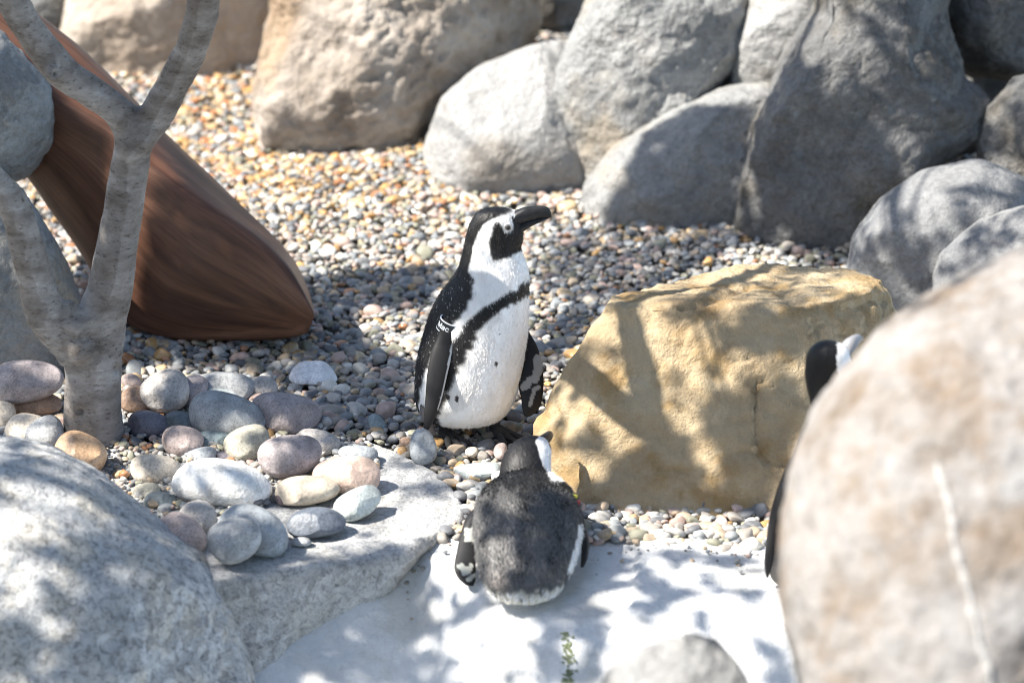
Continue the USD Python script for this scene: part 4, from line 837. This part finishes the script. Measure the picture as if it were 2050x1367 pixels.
# far side of its face: short beak pointing away to the right
hd = C[13]
obj('beak', loft([hd + np.array([.012, .02, .0]), hd + np.array([.03, .05, .004]), hd + np.array([.045, .085, .004]), hd + np.array([.052, .105, -.002])], [[.016, -.008, 0], [.012, -.006, 0], [.008, -.004, 0], [.002, -.001, 0]], [[0, 0, .018], [0, 0, .015], [0, 0, .011], [0, 0, .002]], 30, 20), M['beak'], bird2)
def bead(px, row, d, col, ang):
    q = at_d(px, row, d); s = trimesh.creation.box([.010, .008, .010]); s = s.subdivide().subdivide(); s.vertices *= 1 - .25 * (np.linalg.norm(s.vertices, axis=1) / .0085)[:, None] ** 2 * .5
    s.apply_transform(trimesh.transformations.rotation_matrix(math.radians(ang), [0, 1, 0])); s.vertices *= 1.35; s.vertices += q; return s
obj('flipper_band', bead(1148.5, 995, D2 + .0, 'y', 25), M['tag_yellow'], bird2, label='yellow bead on the right flipper'); obj('flipper_band', bead(1154, 1006, D2 - .004, 'r', 20), M['tag_red'], bird2, label='red bead on the right flipper')
obj('flipper_band', bead(1147, 1007, D2 - .008, 'w', 20), M['tag_white'], bird2, label='white bead on the right flipper')

# --- the bird behind the front boulder
Y3 = at_z(1620, 1190, -.05)[1]
TAB3 = [(683, 1652, 1660, 0.004), (686, 1640, 1676, 0.018), (694, 1626, 1692, 0.028), (706, 1617, 1702, 0.034), (725, 1612, 1709, 0.037), (745, 1611, 1710, 0.038), (765, 1613, 1708, 0.039), (785, 1617, 1706, 0.042), (805, 1622, 1706, 0.046), (830, 1626, 1712, 0.055), (860, 1608, 1730, 0.072), (900, 1592, 1760, 0.09), (950, 1574, 1790, 0.105), (1000, 1558, 1805, 0.112), (1060, 1546, 1815, 0.115), (1100, 1540, 1815, 0.113), (1140, 1540, 1800, 0.105), (1170, 1550, 1785, 0.09), (1190, 1570, 1760, 0.06), (1198, 1610, 1720, 0.02)]
v, f, rowv, al = stack_bird(TAB3, Y3, 200, 160)
pxv = proj(v)[0]; j = fbm(v * 80, 3, 101) - .5
col = np.tile(BLACK, (len(v), 1))
phi3 = np.abs((al - 150 + 180) % 360 - 180)
white = (rowv > 800) & (phi3 < 80 + j * 20)
hw3 = (rowv < 800) & (rowv > 686) & (pxv + j * 12 > between([(686, 1680), (700, 1677), (720, 1675), (760, 1680), (800, 1690)], rowv)) & (pxv < between([(686, 1692), (700, 1700), (720, 1704), (760, 1720)], rowv))
col[white | hw3] = WHITE
v = feather(v, f, seed=103)
fl3 = blade([(1595, 905, 6, 0, depth(at_y(1604, 905, Y3)) - .05, .02), (1575, 960, 12, -10, depth(at_y(1604, 960, Y3)) - .06, .03), (1557, 1020, 13, -12, depth(at_y(1604, 1020, Y3)) - .06, .03), (1545, 1080, 11, -6, depth(at_y(1604, 1080, Y3)) - .06, .024), (1538, 1130, 8, 0, depth(at_y(1604, 1130, Y3)) - .06, .016), (1536, 1156, 2, 0, depth(at_y(1604, 1150, Y3)) - .06, .005)], N=60, M=30)
bird3 = thing('penguin', 'black backed penguin standing half hidden behind the blurred cream boulder at the right', 'penguin')
b3 = cat(trimesh.Trimesh(v, f, process=False), fl3); SURF.append(np.array(b3.vertices)[::3])
obj('body', b3, M['plumage'], bird3, colors=np.vstack([col, np.tile(BLACK * 1.5, (len(fl3.vertices), 1))]))
b3h = at_y(1690, 700, Y3)
obj('beak', loft([b3h + np.array([0, .01, -.01]), b3h + np.array([.014, .02, .003]), b3h + np.array([.03, .045, .006]), b3h + np.array([.045, .07, -.002])], [[.012, -.01, 0], [.012, -.008, 0], [.008, -.005, 0], [.002, -.001, 0]], [[0, 0, .016], [0, 0, .016], [0, 0, .012], [0, 0, .002]], 30, 20), M['beak_pale'], bird3)
foot(1640, 1200, Y3 - .03, 150, bird3); foot(1720, 1200, Y3 - .03, 150, bird3)

# ------------------------------------------------------------------ gravel
shapes = []
for k in range(8):
    g = np.random.default_rng(300 + k); s = trimesh.creation.icosphere(2, 1.0); v = np.array(s.vertices)
    n = 2.0 + g.uniform(0, .9); v *= ((np.abs(v) ** n).sum(1) ** (-1 / n))[:, None]
    v *= np.array([1, g.uniform(.62, .95), g.uniform(.36, .62)]); v *= (1 + .30 * (fbm(v * .9 + k * 5, 2, k) - .5))[:, None]
    for q in range(3):
        nn = g.normal(size=3); nn /= np.linalg.norm(nn); v -= (np.maximum(v @ nn - g.uniform(.45, .7), 0) * .8)[:, None] * nn
    shapes.append(trimesh.Trimesh(v * .5, s.faces, process=False))
GCOL = {'slate_grey': (.12, .122, .128), 'blue_grey': (.185, .195, .20), 'warm_grey': (.225, .205, .182), 'pale_grey': (.34, .325, .30), 'off_white': (.50, .475, .43), 'tan': (.32, .255, .185), 'pinkish': (.33, .245, .21), 'olive_grey': (.19, .185, .14), 'rust': (.30, .14, .065), 'ochre': (.35, .21, .085), 'honey': (.38, .28, .165)}
GCOL = {k: tuple(min(.6, x * 1.22) for x in c) for k, c in GCOL.items()}
def pebble_mat(name, col, wet):
    c = np.array(col)
    return usdkit.material(stage, L(name), {
        'o': ('object_info', {}), 'g': ('geometry', {}), 'n1': ('noise_texture', {'scale': 38.0, 'detail': 3.0}), 'r1': ('rgb_ramp', {'ramp': [(0.25, c * .66), (0.75, np.minimum(c * 1.35, .85))]}),
        'n2': ('noise_texture', {'scale': 420.0, 'detail': 2.0}), 'r2': ('rgb_ramp', {'ramp': [(0.35, (.75, .75, .75)), (0.6, (1.08, 1.08, 1.08))]}), 'm': ('mix_color', {'blend_type': 'multiply', 'fac': .7, 'use_clamp': False}),
        'b': ('bump', {'strength': .2, 'distance': .003}), 'p': ('principled_bsdf', {'roughness': .07 if wet else .6, 'specular_ior_level': .8 if wet else .35})},
        [('g.position', 'n1.vector'), ('g.position', 'n2.vector'), ('n1.fac', 'r1.fac'), ('n2.fac', 'r2.fac'), ('r1.color', 'm.a'), ('r2.color', 'm.b'), ('m.result', 'p.base_color'), ('n2.fac', 'b.height'), ('b.normal', 'p.normal')], surface='p.BSDF')
gnames = list(GCOL)
PM = {k: pebble_mat('pebble_' + k, c, k in ('ochre', 'honey', 'rust')) for k, c in GCOL.items()}
# class prims: every colour in every shape
UsdGeom.Scope.Define(stage, '/World/Looks')
for k in gnames:
    for s in range(len(shapes)):
        stage.CreateClassPrim(f'/pebble_class_{k}_{s}')
        usdkit.mesh(stage, f'/pebble_class_{k}_{s}/stone', shapes[s], PM[k], smooth=True)
slab_poly = [(330, 1100), (420, 1060), (560, 1000), (690, 985), (760, 930), (740, 884), (800, 902), (872, 942), (905, 970), (925, 1003), (928, 1035), (880, 1066), (838, 1080), (700, 1200), (430, 1200)]
pts = []
g = np.random.default_rng(11)
step = .0172
for y in np.arange(-.95, 3.3, step):
    half = .155 * (y + 8.9) / 1.0 * .135 / .135 * 1.0
    half = 1.24 * (1 + (y) / 8.9) + .12
    xs = np.arange(-half, half, step)
    pts.append(np.c_[xs, np.full(len(xs), y)])
P = np.vstack(pts); P += g.uniform(-.55, .55, P.shape) * step
e = edge_y(P[:, 0]); P = P[P[:, 1] > e + .004 + g.normal(0, .006, len(P))]
n_bed = len(P)
gr = np.c_[g.uniform(-.25, .75, 90), np.zeros(90)]; gr[:, 1] = edge_y(gr[:, 0]) - np.abs(g.normal(0, .05, 90)) - .01
P = np.vstack([P, gr]); grit = np.arange(len(P)) >= n_bed
gz = np.where(grit, ledge_z(P[:, 0], P[:, 1]), ground_z(P[:, 0], P[:, 1]))
size = np.exp(g.normal(np.log(.0245), .32, len(P))); size = np.clip(size, .013, .06)
size[grit] *= .35
size *= np.interp(P[:, 1], [-.9, .0, 1.5], [1.02, .98, .82])
_px, _row, _ = proj(np.c_[P, gz]); amid = (_px < 800) & (_row > 880); size[amid] *= .66
gz = np.where((_px < 770) & (_row > 878) & (P[:, 1] < .02), np.maximum(gz, .013), gz)
pos = np.c_[P, gz + size * .16 + g.uniform(-.003, .007, len(P))]
px, row, zc = proj(pos)
ok = ~inside(slab_poly, px, row) & ~(grit & (px > 900) & (px < 1190))
pos, size, px, row, zc = pos[ok], size[ok], px[ok], row[ok], zc[ok]
# ochre, wet-looking stones towards the back left
warm = np.exp(-(((px - 640) / 260) ** 2 + ((row - 340) / 95) ** 2)) + .75 * np.exp(-(((px - 470) / 120) ** 2 + ((row - 230) / 110) ** 2)) + .06
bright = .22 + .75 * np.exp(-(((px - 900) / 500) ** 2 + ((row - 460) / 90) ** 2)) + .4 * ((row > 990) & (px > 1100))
wcol = np.zeros((len(pos), len(gnames)))
base_w = dict(slate_grey=1.3, blue_grey=1.7, warm_grey=1.8, pale_grey=1.0, off_white=.5, tan=.9, pinkish=.8, olive_grey=1.0, rust=.12, ochre=.03, honey=.08)
for i, k in enumerate(gnames):
    b = base_w[k] * np.ones(len(pos))
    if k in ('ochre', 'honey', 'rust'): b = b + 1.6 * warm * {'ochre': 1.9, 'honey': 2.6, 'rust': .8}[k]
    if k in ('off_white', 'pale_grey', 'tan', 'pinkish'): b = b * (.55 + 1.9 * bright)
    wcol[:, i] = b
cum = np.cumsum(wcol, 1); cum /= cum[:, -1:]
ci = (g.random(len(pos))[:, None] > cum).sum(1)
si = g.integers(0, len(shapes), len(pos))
yaw = g.uniform(0, 2 * np.pi, len(pos)); tx = g.normal(0, .28, len(pos)); ty = g.normal(0, .28, len(pos))
def quat(yaw, tx, ty):
    c, s = np.cos(yaw / 2), np.sin(yaw / 2)
    qz = np.stack([c, 0 * c, 0 * c, s], -1)
    qx = np.stack([np.cos(tx / 2), np.sin(tx / 2), 0 * tx, 0 * tx], -1); qy = np.stack([np.cos(ty / 2), 0 * ty, np.sin(ty / 2), 0 * ty], -1)
    def mul(a, b):
        return np.stack([a[..., 0] * b[..., 0] - (a[..., 1:] * b[..., 1:]).sum(-1), *(a[..., 0:1] * b[..., 1:] + b[..., 0:1] * a[..., 1:] + np.cross(a[..., 1:], b[..., 1:])).T], -1)
    return mul(mul(qx, qy), qz)
Q = quat(yaw, tx, ty)
# the 300 that show largest: nearest ones inside the frame and not under other things
cellz = {}
allv = np.vstack(SURF); ax, ar, az = proj(allv)
SC = 8; GW, GH = int(W // SC) + 1, int(H // SC) + 1
zb = np.full((GH, GW), 1e9)
ix, iy = (ax / SC).astype(int), (ar / SC).astype(int)
okz = (ix >= 0) & (ix < GW) & (iy >= 0) & (iy < GH)
np.minimum.at(zb, (iy[okz], ix[okz]), az[okz])
qx_, qy_ = np.clip((px / SC).astype(int), 0, GW - 1), np.clip((row / SC).astype(int), 0, GH - 1)
vis = (px > 5) & (px < W - 5) & (row > 5) & (row < H - 5) & (zb[qy_, qx_] > zc - .01)
score = np.where(vis, size / zc * (.9 + .2 * (row > 600)), -1)
top = np.argsort(-score)[:300]
WHERE = lambda a, b: ('in the sunny gravel strip before the yellow block' if b > 960 and a > 930 else 'among the cobbles by the tree' if a < 800 and b > 880 else 'in the shaded gravel left of the standing penguin' if a < 900 and b > 540 else
                      'in the gravel around the penguins' if b > 780 else 'in the gravel between the standing penguin and the boulders' if b > 470 else 'in the back gravel below the boulders')
isind = np.zeros(len(pos), bool); isind[top] = True
for i in top:
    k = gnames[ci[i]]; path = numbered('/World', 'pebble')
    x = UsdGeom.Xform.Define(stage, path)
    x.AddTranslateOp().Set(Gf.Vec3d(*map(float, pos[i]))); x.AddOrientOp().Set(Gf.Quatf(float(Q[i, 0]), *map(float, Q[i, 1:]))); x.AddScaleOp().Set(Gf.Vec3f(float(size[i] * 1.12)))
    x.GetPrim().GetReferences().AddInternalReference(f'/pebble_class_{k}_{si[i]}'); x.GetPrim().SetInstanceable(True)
    wh = WHERE(px[i], row[i]); nm = k.replace('_', ' ')
    tag(x.GetPrim(), f'larger {nm} pebble {wh}', 'pebble', f'larger {nm} pebbles {wh}')
rest = np.where(~isind)[0]
pi = UsdGeom.PointInstancer.Define(stage, '/World/gravel')
tag(pi.GetPrim(), 'mixed grey and ochre gravel covering the ground between the rocks', 'gravel', kind='stuff')
protos = []
for i, k in enumerate(gnames):
    for s in range(len(shapes)):
        pth = f'/World/gravel/stones/{k}_stone' + (f'_{s:03d}' if s else '')
        usdkit.mesh(stage, pth, shapes[s], PM[k], smooth=True); protos.append(pth)
pi.CreatePrototypesRel().SetTargets([Sdf.Path(x) for x in protos])
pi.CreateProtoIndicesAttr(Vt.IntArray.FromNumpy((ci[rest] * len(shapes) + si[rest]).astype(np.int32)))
pi.CreatePositionsAttr(Vt.Vec3fArray.FromNumpy(pos[rest].astype(np.float32)))
pi.CreateScalesAttr(Vt.Vec3fArray.FromNumpy(np.repeat(size[rest, None], 3, 1).astype(np.float32)))
pi.CreateOrientationsAttr(Vt.QuathArray([Gf.Quath(float(a), float(b), float(c_), float(d)) for a, b, c_, d in Q[rest]]))

# algae stains on the ledge
def strip(pts, w, seed):
    g = np.random.default_rng(seed); ms = []
    for k in range(80):
        t = g.random(); a, b = np.interp(t, np.linspace(0, 1, len(pts)), [p[0] for p in pts]) + g.normal(0, w), np.interp(t, np.linspace(0, 1, len(pts)), [p[1] for p in pts])
        d = ray(a, b); z = -.1
        for _ in range(60):
            q = at_z(a, b, z); z = .7 * z + .3 * float(ledge_z(np.array([q[0]]), np.array([q[1]]))[0])
        s = trimesh.creation.icosphere(1, 1.0); s.vertices *= np.array([g.uniform(.002, .005), g.uniform(.004, .010), .0012]); s.vertices += at_z(a, b, z); ms.append(s)
    return cat(*ms)
obj('algae', strip([(1133, 1265), (1138, 1310), (1140, 1367)], 7, 1), M['moss'], label='green algae streak running down the white ledge', cat='algae', kind='stuff')

# ------------------------------------------------------------------ crown of the tree: leaves where the shade in the photograph comes from
ys, xs = np.mgrid[0:GH, 0:GW]; PXc, ROWc = (xs + .5) * SC, (ys + .5) * SC
GZ = np.zeros((GH, GW)); gp = np.array([at_z(a, b, 0.01) for a, b in zip(PXc.ravel(), ROWc.ravel())]); gd = ((gp - CAM) @ FWD).reshape(GH, GW)
zs = np.minimum(zb, np.where(ROWc < 1110, gd, 1e9))
from scipy.ndimage import minimum_filter
z3 = minimum_filter(zs, 3); zs = np.where(zs > z3 + .15, z3, zs)
cov = np.zeros((GH, GW))
def shade(poly, c): cov[inside(poly, PXc, ROWc)] = c
def lit(x, y, a, b, c=0.0, ang=0):
    a, b, c = a + 15, b + 13, c * .6
    A = math.radians(ang); u = (PXc - x) * math.cos(A) + (ROWc - y) * math.sin(A); w_ = -(PXc - x) * math.sin(A) + (ROWc - y) * math.cos(A)
    cov[(u / a) ** 2 + (w_ / b) ** 2 < 1] = c
shade([(555, 240), (580, 215), (640, 270), (640, 315), (550, 315)], .7)
shade([(1205, 430), (1250, 350), (1290, 260), (1390, 205), (1510, 220), (1480, 470), (1230, 465)], .95)
shade([(1470, 520), (1478, 330), (1520, 220), (1600, 60), (1690, -20), (1920, -20), (1990, 200), (1960, 320), (1760, 520), (1500, 560)], .96)
shade([(1690, 0), (1900, -20), (1985, 200), (1950, 320), (1850, 400), (1750, 330), (1680, 180)], .58); shade([(1600, 200), (1720, 180), (1780, 330), (1700, 470), (1520, 430)], .97); lit(1640, 60, 40, 70, .4); lit(1740, 90, 80, 45, .35, -30); lit(1860, 80, 45, 60, .3); lit(1770, 230, 110, 22, .15, 40); lit(1830, 290, 40, 34, .1); lit(1492, 400, 12, 70, .1); lit(1592, 470, 22, 24, 0); lit(1540, 520, 20, 30, .2); lit(1690, 180, 60, 30, .5)
shade([(1870, 130), (2020, 130), (1990, 330), (1890, 330)], 1.0)
shade([(1850, -10), (2060, -10), (2060, 160), (1880, 130)], .6); lit(1980, 30, 60, 30, .35)
shade([(1950, 140), (2060, 120), (2060, 420), (1950, 400)], .9); lit(1990, 195, 20, 30, .2)
shade([(1690, 640), (1700, 460), (1800, 350), (2060, 310), (2060, 480), (1870, 600), (1790, 640)], .8)
lit(1770, 435, 26, 24, 0); lit(1893, 432, 66, 34, .15, -10); lit(1900, 345, 90, 14, .2, -8); lit(1830, 380, 40, 12, .3); lit(1890, 520, 20, 40, .2, 30); lit(2020, 430, 40, 16, .2)
shade([(1110, 470), (1500, 450), (1520, 560), (1400, 560), (1220, 610), (1080, 600), (1070, 520)], .72)
shade([(600, 548), (720, 536), (930, 528), (930, 612), (840, 604), (720, 622), (690, 650), (600, 640)], .97)
shade([(240, 640), (620, 640), (700, 650), (735, 692), (850, 728), (840, 860), (700, 885), (240, 890)], .95)
lit(770, 662, 62, 36, .05, 25)
shade([(1065, 590), (1200, 600), (1180, 720), (1090, 830), (1060, 830)], .5)
shade([(1360, 650), (1640, 640), (1650, 710), (1575, 890), (1535, 1030), (1165, 1015), (1162, 962), (1225, 930), (1290, 882), (1340, 830), (1430, 790), (1420, 740)], .92)
lit(1370, 690, 60, 50, .1); lit(1375, 800, 46, 60, .25); lit(1480, 745, 34, 40, .25, 30); lit(1560, 745, 50, 30, .45); lit(1420, 930, 25, 40, .4)
shade([(1225, 615), (1380, 555), (1780, 545), (1790, 660), (1620, 640), (1490, 650), (1380, 640)], .55)
shade([(1100, 870), (1190, 690), (1235, 640), (1240, 720), (1180, 850), (1230, 900), (1150, 990)], .35)
shade([(60, 380), (130, 210), (300, 330), (440, 440), (530, 540), (620, 640), (610, 680), (260, 680)], .9)
shade([(0, 60), (125, 150), (125, 340), (0, 390)], .92); shade([(0, 380), (60, 390), (190, 640), (190, 740), (0, 740)], .95)
shade([(280, 270), (310, 180), (335, 60), (340, -10), (470, -10), (450, 120), (400, 220), (330, 300)], .97)
shade([(110, 160), (160, 140), (290, 220), (290, 280), (230, 280), (140, 210)], .7)
shade([(200, 300), (320, 280), (300, 420), (250, 640), (180, 600)], .28)
shade([(100, 690), (260, 690), (260, 900), (110, 880)], .4); shade([(0, 380), (70, 420), (130, 660), (60, 650), (0, 480)], .35)
shade([(0, 720), (120, 720), (120, 850), (0, 850)], .85); lit(60, 745, 70, 16, .3)
shade([(250, 760), (320, 810), (420, 820), (420, 900), (240, 880)], .85); lit(318, 770, 34, 26, .1); lit(372, 892, 20, 12, 0); lit(440, 765, 60, 14, .3)
shade([(400, 800), (540, 780), (560, 870), (420, 920)], .6); shade([(520, 790), (660, 800), (650, 870), (540, 870)], .75); shade([(520, 880), (650, 880), (640, 950), (530, 950)], .75); lit(545, 905, 20, 16, 0)
shade([(230, 970), (420, 1000), (560, 1050), (520, 1110), (330, 1070)], .6)
shade([(740, 885), (900, 950), (920, 1000), (790, 985), (750, 930)], .6); shade([(620, 1090), (860, 1030), (920, 1045), (830, 1085), (640, 1130)], .2)
shade([(430, 1150), (640, 1100), (640, 1140), (440, 1180)], .25); shade([(430, 1180), (830, 1110), (640, 1370), (500, 1370)], .88)
shade([(0, 880), (120, 900), (330, 1040), (260, 1060), (100, 950), (0, 930)], .45)
shade([(0, 1180), (120, 1160), (200, 1040), (330, 1090), (440, 1180), (520, 1370), (0, 1370)], .5); lit(300, 1200, 80, 40, .1, 30); lit(110, 1240, 60, 30, .2); lit(220, 1310, 70, 24, .3, 20); lit(40, 1330, 50, 24, .3)
lit(447, 960, 100, 36, 0); lit(690, 945, 50, 20, 0); lit(620, 975, 40, 16, .2); lit(850, 1020, 50, 12, 0)
led = [(835, 1076), (930, 1072), (1200, 1086), (1560, 1112), (1600, 1370), (650, 1370), (760, 1220), (830, 1120)]
lm = inside(led, PXc, ROWc)
cov[lm] = .52
shade([(1240, 1100), (1560, 1115), (1560, 1170), (1380, 1180), (1300, 1290), (1180, 1370), (1120, 1370), (1250, 1220), (1235, 1160)], .66)
shade([(860, 1240), (1000, 1230), (1050, 1300), (880, 1330), (760, 1330)], .62)
lit(1370, 1330, 150, 80, 0); lit(1000, 1260, 60, 22, .1); lit(720, 1330, 40, 20, .05); shade([(640, 1367), (700, 1240), (820, 1130), (850, 1200), (760, 1367)], .7); lit(960, 1130, 110, 50, .12); lit(1470, 1235, 90, 36, .1); lit(1320, 1300, 34, 30, 0)
shade([(960, 970), (1150, 960), (1165, 1200), (960, 1200)], .45)
shade([(1860, 870), (2060, 820), (2060, 1370), (1960, 1370)], .0)
nz = fbm(np.stack([PXc / 52, ROWc / 34, np.zeros_like(PXc)], -1), 3, 121)
nz = (np.argsort(np.argsort(nz.ravel())) / nz.size).reshape(nz.shape)
emit = (nz < cov) & (zs < 50)
emit &= np.random.default_rng(5).random(emit.shape) < np.where(cov > .9, 1.3, .5)
LEAVES_PER = 1.0
g = np.random.default_rng(21)
flat = (np.abs(zs - gd) < .08) | inside(led, PXc, ROWc)
em = np.argwhere(emit); rep_ = np.where(flat, 2, 1) * np.where(cov > .9, 2, 1); rep_ = rep_[em[:, 0], em[:, 1]]; em = np.repeat(em, rep_, 0)
P0 = np.array([at_d((x + g.random()) * SC, (y + g.random()) * SC, zs[y, x]) for y, x in em])
tt = g.uniform(2.6, 4.4, len(P0)); CP = P0 + SUN * tt[:, None]
ok = (CP[:, 2] > 1.65) & (CP[:, 2] > CAM[2] - math.tan(PITCH - .092) * (CP[:, 1] - CAM[1]) + .1)
CP = CP[ok]; 
ln = g.uniform(.017, .026, len(CP)); wd = ln * g.uniform(.4, .55, len(CP))
nrm = SUN + g.normal(0, .45, (len(CP), 3)); nrm /= np.linalg.norm(nrm, axis=1, keepdims=True)
tg = np.cross(nrm, g.normal(size=(len(CP), 3))); tg /= np.linalg.norm(tg, axis=1, keepdims=True); bt = np.cross(nrm, tg)
lv = np.stack([CP - tg * ln[:, None], CP + bt * wd[:, None] + nrm * .003, CP + tg * ln[:, None], CP - bt * wd[:, None] + nrm * .003], 1).reshape(-1, 3)
q = np.arange(len(CP))[:, None] * 4
obj('crown', trimesh.Trimesh(lv, np.r_[q + [0, 1, 2], q + [0, 2, 3]], process=False), M['leaf'], tree, smooth=False, kind='stuff')
# twigs that carry the leaves
allp = np.vstack([np.array([c[0] for c in ch]) for ch in (RIGHT_OUT[-3:], LEFT_OUT[1:], LEFT_OUT2, LOW_OUT[1:])])
tws = []
pick = CP[g.choice(len(CP), 90, replace=False)]
for a in pick:
    b = allp[np.argmin(np.linalg.norm(allp - a, axis=1) + np.where(allp[:, 2] > a[2] + .2, 1.0, 0))]
    mid = (a + b) / 2 + np.array([0, 0, .06 * np.linalg.norm(a - b)]); tws.append(tube([b, mid, a], [.008, .005, .002], 14, 6))
obj('twigs', cat(*tws), M['bark'], tree, kind='stuff')
print('leaves', len(CP), 'gravel', len(pos))

# ------------------------------------------------------------------ trees standing round the enclosure
for k, (c, r, n, base, label) in enumerate([((2.7, 1.0, 3.7), (2.4, 2.6, 1.3), 8000, (3.6, 1.6), 'leafy tree standing right of the boulders'), ((.8, -4.4, 4.6), (2.6, 1.8, 1.5), 8000, (4.2, -5.0), 'leafy tree reaching over the right foreground'),
                                            ((-1.0, -12.0, 4.2), (5, 1.8, 3.2), 12000, (-3.5, -12.5), 'broad leafy tree on the visitors side'), ((.6, 6.3, 3.4), (4.5, 1.8, 2.0), 10000, (1.5, 6.6), 'broad leafy tree behind the boulder pile'), ((-4.6, -3.5, 3.0), (1.6, 3.5, 2.0), 8000, (-4.8, -3.6), 'leafy tree on the left foreground side')]):
    g = np.random.default_rng(500 + k); d = g.normal(size=(n, 3)); d /= np.linalg.norm(d, axis=1, keepdims=True)
    P = np.array(c) + d * (g.random(n) ** .4)[:, None] * np.array(r)
    keep = fbm(P * 1.3, 3, 600 + k) > .42; P = P[keep]; n = len(P)
    nr = g.normal(size=(n, 3)) + [0, 0, .8]; nr /= np.linalg.norm(nr, axis=1, keepdims=True); tg = np.cross(nr, g.normal(size=(n, 3))); tg /= np.linalg.norm(tg, axis=1, keepdims=True); bt = np.cross(nr, tg)
    ln = g.uniform(.05, .09, n)[:, None]
    lv = np.stack([P - tg * ln, P + bt * ln * .5, P + tg * ln, P - bt * ln * .5], 1).reshape(-1, 3); q = np.arange(n)[:, None] * 4
    t = thing('tree', label, 'tree')
    b = np.array([*base, -.1]); top_ = np.array(c) * .7 + b * .3
    obj('trunk', tube([b, (b + top_) / 2 + [.1, .05, 0], top_, np.array(c)], [.14, .10, .07, .03], 40, 14), M['bark'], t)
    for a in P[g.choice(n, 7)]: obj('limb', tube([top_, (top_ + a) / 2 + [0, 0, .1], a], [.05, .03, .008], 24, 8), M['bark'], t)
    obj('crown', trimesh.Trimesh(lv, np.r_[q + [0, 1, 2], q + [0, 2, 3]], process=False), M['leaf'], t, smooth=False, kind='stuff')
